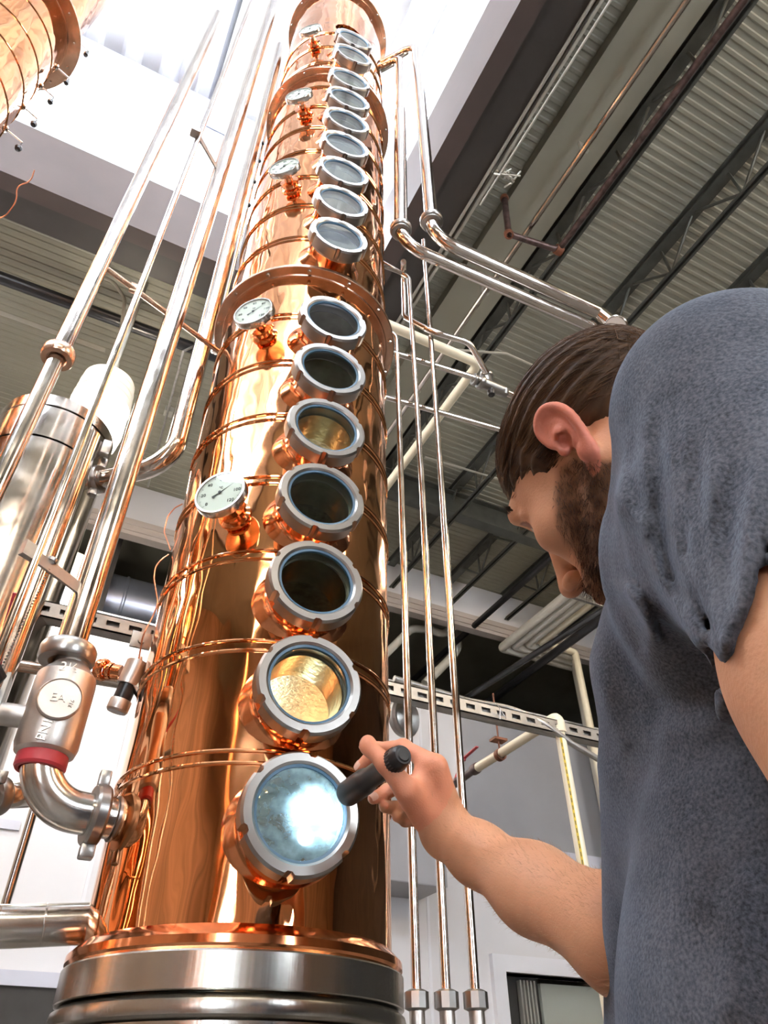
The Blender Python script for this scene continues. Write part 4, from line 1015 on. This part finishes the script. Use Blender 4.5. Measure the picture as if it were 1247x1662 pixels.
hcone((-.024, .1035, -.0660), (.024, .1035, -.0660), .0016, .0016, .003, 's')
# ears: helix, antihelix, tragus, lobe
def ear(s):
    X = lambda y, z, o=0: (s*(.0725+o*.50), -.005+y*.78, z*.86)
    hcone(X(-.014, .0, -.006), X(-.014, .003, .004), .011, .009, .006)
    path = [(.000, .001, .003), (.004, .012, .006), (.001, .026, .011), (-.010, .0335, .015), (-.024, .032, .018), (-.0345, .020, .019), (-.0365, .004, .017), (-.0310, -.012, .013), (-.0230, -.024, .008), (-.0140, -.030, .004)]
    def cr(p, n=4):
        p = [np.array(q) for q in p]; p = [2*p[0]-p[1]]+p+[2*p[-1]-p[-2]]; o = []
        for i in range(1, len(p)-2):
            for t in np.arange(n)/n: o.append(.5*(2*p[i]+(p[i+1]-p[i-1])*t+(2*p[i-1]-5*p[i]+4*p[i+1]-p[i+2])*t*t+(3*p[i]-p[i-1]-3*p[i+1]+p[i+2])*t**3))
        return o+[p[-2]]
    path = cr(path)
    for a, b in zip(path[:-1], path[1:]): hcone(X(*a), X(*b), .0034, .0034, .0022)
    for a in path[::2]: hcone(X(-.015, .002, -.006), X(a[0]*.96-.0006, a[1]*.96, a[2]-.0065), .0075, .0030, .004)
    hell(X(-.014, -.030, .004), (.0050, .0085, .0090), .005)
    ah = cr([(-.012, .020, .006), (-.021, .014, .010), (-.0245, .002, .011), (-.020, -.012, .009), (-.013, -.018, .006)])
    for a, b in zip(ah[:-1], ah[1:]): hcone(X(*a), X(*b), .0026, .0026, .0025)
    hell(X(.000, -.006, .003), (.0045, .0055, .0065), .003)
    hell(X(-.0105, -.004, .010), (.0055, .0062, .0078), .003, 's')
ear(-1); ear(1)
# neck and shoulders (hidden under the shirt), left arm, right arm with the flashlight
SL = C(1190, 668, .440); SRt = np.array([.385, .585, .215]); NB = np.array([.310, .405, .270])
SK.cone(H((0, -.030, -.045)), NB, .058, .062, .03)
SK.cone(H((0, .020, -.085)), NB+np.array([-.03, .03, 0]), .038, .050, .03)
SK.cone(SL, NB, .045, .055, .03); SK.cone(NB, SRt, .055, .045, .03)
EL = C(1412, 1085, .278)+(C(1412, 1085, .278)-SL)*.85
HEM = C(1412, 1085, .278); SK.cone(SL, HEM, .050, .049, .03)
SK.cone(HEM, EL, .049, .040, .02)
HLw = EL+np.array([.09, .08, -.23])
SK.cone(EL, HLw, .041, .026, .02)
# relaxed left hand at his side, outside the picture
ldn = (HLw-EL)/np.linalg.norm(HLw-EL); lfw = np.array([-.866, .5, 0]); lfw = lfw-ldn*(lfw@ldn); lfw /= np.linalg.norm(lfw); lpn = np.cross(ldn, lfw); lpn = lpn if lpn@np.array([.5, .866, 0]) > 0 else -lpn
for i, (o_, l1, l2, l3, r_f) in enumerate(((.027, .040, .024, .019, .0088), (.009, .044, .028, .021, .0090), (-.009, .041, .026, .020, .0086), (-.026, .032, .020, .017, .0076))):
    k0_ = HLw+ldn*(.088-.006*abs(i-1))+lfw*o_
    SK.cone(HLw+ldn*.01+lfw*o_*.5, k0_, .019, .0125, .014)
    k1_ = k0_+(ldn*.94+lpn*.34)*l1; k2_ = k1_+(ldn*.72+lpn*.69)*l2; k3_ = k2_+(ldn*.50+lpn*.86)*l3
    SK.cone(k0_, k1_, r_f+.0012, r_f, .005); SK.cone(k1_, k2_, r_f, r_f-.0008, .005); SK.cone(k2_, k3_, r_f-.0008, r_f-.0022, .005)
lt0 = HLw+ldn*.025+lfw*.022; lt1 = lt0+(ldn*.75+lfw*.55+lpn*.35)*.042; lt2 = lt1+(ldn*.90+lfw*.15+lpn*.40)*.032; lt3 = lt2+(ldn*.92-lfw*.05+lpn*.38)*.024
SK.cone(lt0, lt1, .0165, .0125, .012); SK.cone(lt1, lt2, .0120, .0105, .006); SK.cone(lt2, lt3, .0105, .0080, .006)
WR = C(728, 1352, .872); MID = C(868, 1442, .755); ER = C(1015, 1520, .640)
SK.cone(WR+np.array([.0, .0, 0]), C(775, 1385, .835), .0270, .0310, .02)
SK.cone(C(775, 1385, .835), MID, .0310, .0390, .025)
SK.cone(MID, ER, .0390, .0440, .03)
SK.cone(ER, SRt, .0440, .050, .03)
# right hand
def J(px, py, t): return C(px, py, t)
wr = WR
SK.cone(wr, J(708, 1245, .868), .0235, .0150, .016)
SK.cone(wr, J(712, 1275, .890), .0235, .0150, .016)
SK.cone(wr, J(712, 1300, .905), .0220, .0145, .016)
SK.cone(J(712, 1340, .885), J(708, 1318, .915), .0200, .0135, .016)
SK.cone(wr+np.array([-.006, 0, 0]), J(676, 1300, .850), .0220, .0155, .016)
def finger(js, rs, k=.006):
    for i in range(len(js)-1): SK.cone(J(*js[i]), J(*js[i+1]), rs[i], rs[i+1], k)
fing = {
 'index': ([(704, 1240, .868), (655, 1213, .905), (612, 1216, .930), (586, 1243, .932)], [.0115, .0098, .0085, .0072]),
 'middle': ([(711, 1268, .888), (668, 1272, .935), (628, 1284, .945), (606, 1296, .925)], [.0115, .0098, .0086, .0074]),
 'ring': ([(712, 1295, .905), (674, 1306, .945), (640, 1312, .945), (624, 1310, .925)], [.0108, .0092, .0080, .0070]),
 'little': ([(708, 1318, .915), (682, 1332, .945), (658, 1332, .945), (644, 1326, .930)], [.0096, .0080, .0070, .0062]),
 'thumb': ([(688, 1325, .862), (660, 1282, .835), (627, 1240, .842), (598, 1211, .862)], [.0165, .0135, .0112, .0092])}
for n_, (js, rs) in fing.items(): finger(js, rs)
SK.ell(J(597, 1209, .860), (.0095, .0085, .012), k=.006)
SK.cone(J(668, 1290, .845), J(690, 1250, .870), .012, .012, .012)      # web between thumb and index
bodyP, bodyQ = SK.build()
man = empty('person', W((.42, .50, -CAMZ)), 'bearded man in a grey-blue t-shirt leaning in to look, flashlight in his right hand', 'person')
# colours
hp = toH(bodyP)
near = (np.abs(hp) < .3).all(1) & (np.linalg.norm(bodyP-HO, axis=1) < .19)
rng = np.random.default_rng(3)
def vnoise(p, sc, seed):
    r = np.random.default_rng(seed); o = np.zeros(len(p))
    for _ in range(6):
        d = r.normal(size=3); d /= np.linalg.norm(d); o += np.sin(p@d*sc*r.uniform(.7, 1.4)*6.28+r.uniform(0, 6.28))
    return o/6
base = np.array([.56, .27, .150]); col = np.tile(base, (len(bodyP), 1))
col *= (1+.07*vnoise(bodyP, 25, 1)+.05*vnoise(bodyP, 60, 2))[:, None]
# jaw and cheek beard mask in head coordinates
ax_ = np.abs(hp[:, 0])
def beard_mask(h):
    x, y, z = np.abs(h[:, 0]), h[:, 1], h[:, 2]
    top = np.interp(y, [-.03, -.012, .000, .018, .032, .050, .066, .080, .10, .14], [-.052, -.034, -.006, .000, -.008, -.022, -.036, -.047, -.050, -.050])
    m = np.clip((top-z)/.008, 0, 1)
    m *= np.clip((y+.035)/.02, 0, 1)*np.clip((z+.155)/.03, 0, 1)
    nose = (x < .022) & (z > -.052) & (y > .095); m = np.where(nose, 0, m)
    lips = (x < .022) & (np.abs(z+.066) < .0115) & (y > .092); m = np.where(lips, 0, m)
    return m
def inhead(h): return (np.abs(h[:, 0]) < .10) & (h[:, 1] > -.13) & (h[:, 1] < .14) & (h[:, 2] > -.15) & (h[:, 2] < .14)
bm0 = np.where(inhead(hp), beard_mask(hp), 0)
patch = np.clip(.80+.45*vnoise(hp, 22, 5)+.25*vnoise(hp, 55, 6), .25, 1)
col = col*(1-.80*(bm0*patch))[:, None]+np.array([.045, .020, .012])*(.80*bm0*patch)[:, None]
earm = inhead(hp) & (ax_ > .0715) & (hp[:, 1] > -.045) & (hp[:, 1] < .014) & (np.abs(hp[:, 2]) < .045)
col[earm] = np.array([.60, .20, .13])*1.0
lipm = inhead(hp) & (ax_ < .022) & (np.abs(hp[:, 2]+.066) < .011) & (hp[:, 1] > .094)
col[lipm] = (.36, .12, .10)
socket_shade = inhead(hp) & (np.hypot(ax_-.033, (hp[:, 2]-.012)*1.3) < .016) & (hp[:, 1] > .06)
col[socket_shade] *= np.array([.42, .33, .36])  # shade of the eye sockets painted into the skin colour
handd = np.linalg.norm(bodyP-J(640, 1250, .88), axis=1) < .075
col[handd] *= np.array([1.08, .88, .90])
def skinmat(name, att=True, base=(.55, .30, .19)):
    m, nt, b = nodes(name); N = nt.nodes; L = nt.links
    b.inputs['Roughness'].default_value = .52; b.inputs['Specular IOR Level'].default_value = .35
    b.inputs['Subsurface Weight'].default_value = .12; b.inputs['Subsurface Radius'].default_value = (.012, .005, .003); b.inputs['Subsurface Scale'].default_value = .6
    if att:
        a = N.new('ShaderNodeAttribute'); a.attribute_name = 'tone'; L.new(a.outputs['Color'], b.inputs['Base Color'])
    else: b.inputs['Base Color'].default_value = (*base, 1)
    geo = N.new('ShaderNodeNewGeometry'); nz = N.new('ShaderNodeTexNoise'); nz.inputs['Scale'].default_value = 420; nz.inputs['Detail'].default_value = 2
    L.new(geo.outputs['Position'], nz.inputs[0]); bp = N.new('ShaderNodeBump'); bp.inputs['Strength'].default_value = .18; bp.inputs['Distance'].default_value = .002
    L.new(nz.outputs[0], bp.inputs['Height']); L.new(bp.outputs[0], b.inputs['Normal'])
    return m
M['skin'] = skinmat('skin')
body = npobj('body', bodyP, bodyQ, M['skin'], man)
if len(body.data.vertices) == len(bodyP): setcol(body.data, col)
# eyes
M['eye'] = mat('eye_white', (.70, .66, .62), .15); M['iris'] = mat('iris_brown', (.05, .028, .015), .15)
def sphere(c, r, seg=20):
    V, Fc = [], []
    prof = [(r*math.sin(math.pi*k/12)+1e-6, r*math.cos(math.pi*k/12)) for k in range(13)]
    VF = lathe(prof, seg); return [Vector(v)+Vector(c) for v in VF[0]], VF[1]
for s in (-1, 1):
    c = W(H((s*.032, .0752, .0095))); e = obj('eye', sphere(c, .0122*HS), M['eye'], man)
    g = WD(HM@np.array([0, 1, -.25])).normalized()
    obj('iris', ring(c+g*.0108*HS, g, [(0, -.001), (.0056, -.001), (.004, .0014), (0, .0019)], 20), M['iris'], e)

# ---------------------------------------------------------------- hair, beard and arm hair
HA = Field(.0026)
def aell(c, r, k=.01, op='u'): HA.ell(H(c), np.array(r)*HS, HM, k, op)
aell((0, -.012, .037), (.0785, .0935, .0745))
aell((0, .036, .048), (.064, .050, .044), .02)
for s in (-1, 1):
    HA.cone(H((s*.066, .018, .034)), H((s*.0705, .014, -.004)), .010, .0045, .012)
    aell((s*.100, .000, -.058), (.075, .075, .072), .006, 's')
    aell((s*.098, .082, .000), (.060, .050, .058), .01, 's')
aell((0, .105, -.035), (.12, .075, .088), .01, 's')
aell((0, .02, -.105), (.13, .12, .085), .01, 's')
aell((0, -.10, -.125), (.13, .10, .065), .01, 's')
def hairwave(X):
    h = (X-HO)@HM/HS
    # streaks run front to back over the skull
    u = h[..., 0]*1.0+.35*h[..., 2]; v = h[..., 1]
    a = np.arctan2(h[..., 2]-.02, np.abs(h[..., 0])+.02)
    return .0011*np.sin(a*46+v*30)+.0008*np.sin(a*91+v*55+1.3)
hairP, hairQ = HA.build(hairwave)
def hairmat(name, c1, c2, rough=.42):
    m, nt, b = nodes(name); N = nt.nodes; L = nt.links
    a = N.new('ShaderNodeAttribute'); a.attribute_name = 'tone'
    mx = N.new('ShaderNodeMix'); mx.data_type = 'RGBA'; mx.inputs[6].default_value = (*c1, 1); mx.inputs[7].default_value = (*c2, 1)
    L.new(a.outputs['Fac'], mx.inputs[0]); L.new(mx.outputs[2], b.inputs['Base Color'])
    b.inputs['Roughness'].default_value = rough; b.inputs['Specular IOR Level'].default_value = .22
    return m
M['hair'] = hairmat('brown_hair', (.026, .013, .007), (.15, .072, .030), .55)
hair = npobj('hair', hairP, hairQ, M['hair'], man)
if len(hair.data.vertices) == len(hairP): setcol(hair.data, np.repeat(np.clip(.25+.25*vnoise(toH(hairP)*np.array([3, .5, 1]), 60, 8), 0, 1)[:, None], 3, 1))
def normals(Pn, Q):
    n = np.cross(Pn[Q[:, 2]]-Pn[Q[:, 0]], Pn[Q[:, 3]]-Pn[Q[:, 1]]); vn = np.zeros_like(Pn)
    for k in range(4): np.add.at(vn, Q[:, k], n)
    return vn/(np.linalg.norm(vn, axis=1)[:, None]+1e-12)
def strands(roots, dirs, nrm, length, width, nseg, lift, grav, parent, name, m, tones, seed=0, follow=None):
    """thin tapered three-sided tufts; dirs tangent directions"""
    r = np.random.default_rng(seed); n = len(roots)
    P_ = roots.copy(); D = dirs.copy(); VV = []; 
    side = np.cross(D, nrm); side /= np.linalg.norm(side, axis=1)[:, None]+1e-9
    L = length*(r.uniform(.7, 1.2, n)) if np.isscalar(length) else length
    for s in range(nseg+1):
        w = width*(1-s/(nseg+.02))**.7
        VV.append(P_-side*w); VV.append(P_+side*w); VV.append(P_+nrm*w)
        st = (L/nseg)[:, None]
        D = D+grav; 
        if follow is not None: D, nrm2 = follow(P_, D); nrm = nrm2
        D = D/np.linalg.norm(D, axis=1)[:, None]
        P_ = P_+D*st+nrm*lift
    VV = np.stack(VV, 1)       # n, 3*(nseg+1), 3
    k = 3*(nseg+1); base_i = (np.arange(n)*k)[:, None, None]
    q = []
    for s in range(nseg):
        for a in range(3):
            b = (a+1) % 3; q.append([3*s+a, 3*s+b, 3*s+3+b, 3*s+3+a])
    Q = (base_i+np.array(q)[None]).reshape(-1, 4)
    o = npobj(name, VV.reshape(-1, 3), Q, m, parent)
    if len(o.data.vertices) == n*k: setcol(o.data, np.repeat(np.repeat(tones, k)[:, None], 3, 1))
    o['kind'] = 'stuff'
    return o
# head hair strands follow the scalp ellipsoid, combed back and down
hn = normals(hairP, hairQ); hh = toH(hairP)
if ((hairP-hairP.mean(0))*hn).sum(1).mean() < 0: hn = -hn
rsel = rng.choice(len(hairP), 9000, replace=False)
EC = np.array([0, -.012, .037]); ER_ = np.array([.0785, .0935, .0745])
def efollow(P_, D):
    h = toH(P_)-EC; n = h/(ER_**2); n /= np.linalg.norm(n, axis=1)[:, None]; nw = n@HM.T
    D = D-nw*(D*nw).sum(1)[:, None]
    k0 = np.sqrt(((h/ER_)**2).sum(1)); D = D/(np.linalg.norm(D, axis=1)[:, None]+1e-9)+nw*((1.03-k0)*1.2)[:, None]
    return D, nw
rp = hairP[rsel]; rn_ = hn[rsel]; hrel = toH(rp)
comb = np.stack([np.sign(hrel[:, 0])*.25*np.abs(hrel[:, 0])/.07, -np.ones(len(rp)), -.25-3.0*np.clip(.06-hrel[:, 2], 0, .2)+.9*np.clip(hrel[:, 1], 0, .1)*10*.6], 1)
comb += rng.normal(size=comb.shape)*.10
dr = comb@HM.T; dr -= rn_*(dr*rn_).sum(1)[:, None]; dr /= np.linalg.norm(dr, axis=1)[:, None]
keep = ~((np.abs(hrel[:, 0]) > .06) & (hrel[:, 2] < -.0) )
clump = .5+.5*vnoise(hrel*np.array([3, .6, 2.2]), 30, 11)
tn = np.clip(clump*.9+rng.normal(size=len(rp))*.18, 0, 1)
strands(rp[keep]-rn_[keep]*.001, dr[keep], rn_[keep], .024, .00055, 5, .0, np.zeros(3), hair, 'hair_strands', M['hair'], tn[keep], 2, efollow)
# beard
bn = normals(bodyP, bodyQ)
if ((bodyP-HO)*bn)[near].sum(1).mean() < 0: bn = -bn
w_ = bm0*patch; w_ = np.where(w_ > .12, w_, 0); pr = w_/w_.sum()
bi = rng.choice(len(bodyP), 9000, p=pr)
bp_ = bodyP[bi]+rng.normal(size=(len(bi), 3))*.001; bnn = bn[bi]
bd = bnn*.75+(HM@np.array([0, .25, -.9]))+rng.normal(size=bnn.shape)*.28; bd /= np.linalg.norm(bd, axis=1)[:, None]
M['beard'] = hairmat('brown_beard', (.020, .010, .007), (.13, .058, .028), .5)
strands(bp_, bd, np.cross(bd, np.array([.3, .5, .8])), .0095, .00033, 3, 0, np.array([0, 0, -.12]), man, 'beard', M['beard'], np.clip(rng.normal(.35, .25, len(bi)), 0, 1), 4)
# eyebrows
eb = []
for s in (-1, 1):
    for _ in range(260):
        f = rng.uniform(0, 1); eb.append(H((s*(.014+.040*f), .0955-.016*f*f-.004*f, .029+.006*math.sin(f*2.6)+rng.uniform(-.003, .003))))
eb = np.array(eb); sd_ = np.sign(toH(eb)[:, 0])[:, None]
ed_ = sd_*HR[None]*.9+HU[None]*.35+HF[None]*.15+rng.normal(size=eb.shape)*.1; ed_ /= np.linalg.norm(ed_, axis=1)[:, None]
strands(eb, ed_, np.tile(HF, (len(eb), 1)), .008, .0004, 2, .0, np.zeros(3), man, 'eyebrows', M['beard'], np.full(len(eb), .1), 6)
# fine hair on the right forearm
axd = (ER-WR)/np.linalg.norm(ER-WR); tt = (bodyP-WR)@axd; rad_ = np.linalg.norm(bodyP-WR-tt[:, None]*axd, axis=1)
fm = (tt > .005) & (tt < .30) & (rad_ < .07)
fi = rng.choice(np.flatnonzero(fm), 2600); fn_ = bn[fi]
fd = fn_*.55-axd[None]*.8+rng.normal(size=fn_.shape)*.25; fd /= np.linalg.norm(fd, axis=1)[:, None]
M['armhair'] = hairmat('arm_hair', (.30, .17, .09), (.50, .33, .19), .5)
strands(bodyP[fi], fd, fn_, .0065, .00011, 2, 0, np.array([0, 0, -.05]), man, 'arm_hair', M['armhair'], rng.uniform(0, 1, len(fi)), 7)
# finger nails
def nail(js, r, dv, L=.011, wd=.0065):
    tip = J(*js[-1]); d = tip-J(*js[-2]); d /= np.linalg.norm(d); dv = np.array(dv, float); dv -= d*(dv@d); dv /= np.linalg.norm(dv); sx = np.cross(d, dv)
    V = []; n = 5
    for i in range(n):
        for j in range(n):
            a = (j/(n-1)-.5)*1.5; f = i/(n-1)
            wq = wd*(1-.25*(2*f-1)**4)
            V.append(W(tip+d*(r*.35+(f-.55)*L)+dv*(r*math.cos(a)*1.0+.0004-(f**2)*.0016)+sx*(wq*math.sin(a)*1.35)))
    Fc = [(i*n+j, i*n+j+1, (i+1)*n+j+1, (i+1)*n+j) for i in range(n-1) for j in range(n-1)]
    return V, Fc
M['nail'] = mat('finger_nail', (.66, .40, .32), .25)
obj('nail', nail(fing['index'][0], .0074, (-.5, -.8, .3)), M['nail'], man)
obj('nail', nail(fing['middle'][0], .0076, (-.4, -.8, -.3)), M['nail'], man)
obj('nail', nail(fing['thumb'][0], .0098, (-.9, .5, .6), .013, .0078), M['nail'], man)
# ---------------------------------------------------------------- clothes
def az_frame(az):
    a = math.radians(az); f = np.array([math.sin(a), math.cos(a), 0]); r = np.array([math.cos(a), -math.sin(a), 0])
    return np.stack([r, f, [0, 0, 1]], 1)
TA = az_frame(-60)                       # torso faces this way
SH = Field(.0028)
hem = HEM
hd = (hem-SL)/np.linalg.norm(hem-SL)
SH.cone(SL, hem, .068, .058, .03)
SH.add(lambda p: np.maximum(-((p-hem)@hd), np.linalg.norm((p-hem)-((p-hem)@hd)[..., None]*hd, axis=-1)-.085), hem-.11, hem+.11, .004, 's')
SH.cone(hem-hd*.014, hem+hd*.02, .0535, .0535, .003, 's')
SH.cone(SL, NB, .062, .068, .03); SH.cone(NB, SRt, .070, .060, .03)
T0, T1_, T2_, T3_ = np.array([.300, .50, .16]), np.array([.262, .510, .02]), np.array([.248, .510, -.13]), np.array([.262, .51, -.30])
SH.ell(T0, (.160, .110, .14), TA, .05)
SH.ell(T1_, (.160, .125, .16), TA, .06)
SH.ell(T2_, (.160, .128, .16), TA, .06)
SH.ell(T3_, (.165, .130, .10), TA, .06)
SH.cone(C(1128, 900, .50), C(1096, 1080, .53), .050, .060, .04)
SH.cone(C(1100, 740, .50), C(1097, 880, .50), .034, .037, .03); SH.cone(C(1100, 900, .475), C(1170, 1040, .45), .040, .040, .03)
SH.cone(C(1122, 790, .47), C(1130, 960, .46), .037, .044, .04); SH.cone(C(1072, 850, .430), C(1100, 950, .425), .022, .027, .03); SH.cone(C(1066, 830, .400), C(1108, 950, .385), .014, .019, .035); SH.cone(C(1106, 1250, .55), C(1104, 1700, .63), .060, .064, .05)
SH.cone(SRt, SRt*.55+ER*.45, .060, .058, .03)
hn0 = H((0, -.03, -.06))
SH.cone(hn0, hn0+(NB-hn0)*.45, .062, .060, .010, 's')
RIDGES = [([(992, 790), (1042, 855), (1075, 940), (1110, 1010), (1150, 1060)], .0055, 13), ([(1083, 640), (1092, 777), (1100, 900), (1130, 1000), (1180, 1080)], .0050, 12),
  ([(1112, 640), (1116, 800), (1132, 930), (1165, 1020), (1188, 1085)], .0050, 11), ([(1052, 640), (1046, 760), (1056, 860)], .0035, 14), ([(1160, 700), (1150, 850), (1170, 990), (1190, 1080)], .0045, 15),
  ([(1005, 940), (1040, 985), (1070, 1050)], .0050, 12), ([(1247, 720), (1215, 850), (1200, 980), (1192, 1080)], .0050, 16), ([(962, 1050), (985, 1150), (1020, 1220)], .0030, 18),
  ([(1240, 1120), (1150, 1180), (1060, 1200)], .0035, 26), ([(1215, 1400), (1200, 1520), (1180, 1662)], .0045, 26),
  ([(1090, 1300), (1120, 1400), (1140, 1500)], .0030, 34), ([(1020, 690), (1010, 760), (1018, 830)], .0030, 12)]
def folds(X):
    z = X@_F; q = np.stack([CX+FPX*(X@_R)/z, CY-FPX*(X@_U)/z], -1); f = np.zeros(z.shape)
    for pts_, A, w in RIDGES:
        lo_ = np.min(pts_, 0)-3*w; hi_ = np.max(pts_, 0)+3*w
        if (q[..., 0].max() < lo_[0]) or (q[..., 0].min() > hi_[0]) or (q[..., 1].max() < lo_[1]) or (q[..., 1].min() > hi_[1]): continue
        best = np.full(z.shape, 1e9); tt_ = np.zeros(z.shape); n_ = len(pts_)-1
        for i in range(n_):
            a = np.array(pts_[i], float); ab = np.array(pts_[i+1], float)-a; t = np.clip(((q-a)@ab)/(ab@ab), 0, 1)
            d = np.linalg.norm(q-a-t[..., None]*ab, axis=-1); m = d < best; best = np.where(m, d, best); tt_ = np.where(m, (i+t)/n_, tt_)
        fade = np.clip(tt_/.18, 0, 1)*np.clip((1.02-tt_)/.12, 0, 1)
        f -= .9*A*fade*(np.exp(-(best/w)**2)-.45*np.exp(-((best-2*w)/(1.2*w))**2))
    return np.clip(f, -.0062, .0026)
shP, shQ = SH.build(folds)
def shirtmat():
    m, nt, b = nodes('heather_grey_blue_jersey'); N = nt.nodes; L = nt.links
    geo = N.new('ShaderNodeNewGeometry')
    n1 = N.new('ShaderNodeTexNoise'); n1.inputs['Scale'].default_value = 520; n1.inputs['Detail'].default_value = 3; L.new(geo.outputs['Position'], n1.inputs[0])
    n2 = N.new('ShaderNodeTexNoise'); n2.inputs['Scale'].default_value = 24; n2.inputs['Detail'].default_value = 4; L.new(geo.outputs['Position'], n2.inputs[0])
    ad = N.new('ShaderNodeMath'); ad.operation = 'MULTIPLY_ADD'; ad.inputs[1].default_value = .5; L.new(n2.outputs[0], ad.inputs[0]); L.new(n1.outputs[0], ad.inputs[2])
    cr = N.new('ShaderNodeValToRGB'); e = cr.color_ramp.elements
    e[0].position = .50; e[0].color = (.032, .035, .044, 1); e[1].position = .95; e[1].color = (.118, .124, .146, 1)
    L.new(ad.outputs[0], cr.inputs[0]); L.new(cr.outputs[0], b.inputs['Base Color'])
    b.inputs['Roughness'].default_value = .9; b.inputs['Specular IOR Level'].default_value = .15
    b.inputs['Sheen Weight'].default_value = .22; b.inputs['Sheen Roughness'].default_value = .45; b.inputs['Sheen Tint'].default_value = (.55, .70, .95, 1)
    bp = N.new('ShaderNodeBump'); bp.inputs['Strength'].default_value = .25; bp.inputs['Distance'].default_value = .002
    L.new(n1.outputs[0], bp.inputs['Height']); L.new(bp.outputs[0], b.inputs['Normal'])
    return m
M['shirt'] = shirtmat()
shirt = npobj('t_shirt', shP, shQ, M['shirt'], man)
# hem band of the sleeve
def ringpts(c, d, r, n=48):
    F3 = frame_z(d); return [Vector(c)+F3@Vector((math.cos(2*math.pi*i/n)*r, math.sin(2*math.pi*i/n)*r, 0)) for i in range(n+1)]
# trousers and shoes, below the frame
TR = Field(.009)
hipc = np.array([.320, .53, -.32])
TR.ell(hipc, (.165, .125, .12), TA, .05)
rv_, fv_ = TA[:, 0], TA[:, 1]
feet = []
for s in (-1, 1):
    hp_ = hipc+rv_*s*.085+np.array([0, 0, -.06]); kn_ = hipc+rv_*s*.10+fv_*.02+np.array([0, 0, -.0]); 
    zf = -CAMZ+.09
    kn_[2] = (hp_[2]+zf)/2-.0; ft = hipc+rv_*s*.11-fv_*.02; ft[2] = zf
    TR.cone(hp_, kn_, .088, .066, .04); TR.cone(kn_, ft, .066, .055, .03); feet.append(ft)
trP, trQ = TR.build()
M['denim'] = mat('dark_denim', (.035, .045, .075), .85, noise=.2, nscale=60, bump=.2, bscale=300)
npobj('trousers', trP, trQ, M['denim'], man)
M['shoe'] = mat('brown_leather_boot', (.09, .05, .03), .5, noise=.2, nscale=20)
for ft in feet:
    SF = Field(.006); a = ft.copy(); a[2] = -CAMZ+.055
    SF.cone(a-fv_*.03, a+fv_*.05, .045, .045, .02); SF.cone(a+fv_*.05+np.array([0, 0, -.012]), a+fv_*.16+np.array([0, 0, -.018]), .043, .036, .02); SF.cone(a, ft+np.array([0, 0, .03]), .045, .052, .02)
    SF.add(lambda p: p[..., 2]-(-CAMZ+.012)-0*p[..., 0], a-np.array([.3, .3, .06]), a+np.array([.3, .3, .0]), .003, 's')
    sp_, sq_ = SF.build(); sp_[:, 2] = np.maximum(sp_[:, 2], -CAMZ+.012)
    so_ = npobj('shoe', sp_, sq_, M['shoe'], man)
    c_ = W(a+fv_*.06); fw = WD(fv_); rw = WD(rv_)
    SFm = Matrix(((rw.x, fw.x, 0), (rw.y, fw.y, 0), (0, 0, 1)))
    obj('sole', box((c_.x, c_.y, .0075), .088, .27, .015, SFm, .005), M['blackp'], so_)

# ---------------------------------------------------------------- flashlight
ta, hd_ = C(652, 1227, .828), C(563, 1289, .915)
tw, hw = W(ta), W(hd_); fd_ = (hw-tw).normalized(); FLn = (hw-tw).length
prof = [(0, -.004), (.0105, -.004), (.0125, -.001), (.0130, .004), (.0138, .006), (.0138, .030), (.0130, .032), (.0130, .075), (.0150, .082), (.0160, .088), (.0160, FLn-.004), (.0150, FLn), (.0125, FLn), (.0118, FLn-.006), (0, FLn-.006)]
fl_ = obj('flashlight', xf(lathe(prof, 40), Matrix.Translation(tw) @ frame_z(fd_).to_4x4()), M['blackp'], origin=tw)
tag(fl_, 'small black flashlight held against the lowest sight glass, switched on', 'flashlight')
FZ = Matrix.Translation(tw) @ frame_z(fd_).to_4x4()
obj('tail_cap', xf(lathe([(0, -.0055), (.007, -.0055), (.0085, -.004)], 24), FZ), M['slotgrey'] if 'slotgrey' in M else M['ink'], fl_)
kn = []
for i in range(24):
    a = 2*math.pi*i/24; kn.append(xf(box((.0137*math.cos(a), .0137*math.sin(a), .018), .0012, .0012, .02), FZ))
obj('knurling', join(*kn), M['blackp'], fl_, smooth=False)['kind'] = 'stuff'
M['led'] = mat('lit_led_lens', (1, 1, 1), .3, emit=(.80, .92, 1), estr=40)
obj('lens', xf(lathe([(0, FLn-.0048), (.0112, FLn-.0048)], 24), FZ), M['led'], fl_)
sl = bpy.data.lights.new('flashlight_beam', 'SPOT'); sl.energy = 8.0; sl.color = (.80, .92, 1); sl.spot_size = math.radians(52); sl.spot_blend = .6; sl.shadow_soft_size = .008
slo = bpy.data.objects.new('flashlight_beam', sl); COL.objects.link(slo); slo.location = hw+fd_*.002
tgt = CPt(PAZ, RC-.10, PZs[0])
slo.rotation_euler = (tgt-hw).to_track_quat('-Z', 'Y').to_euler()
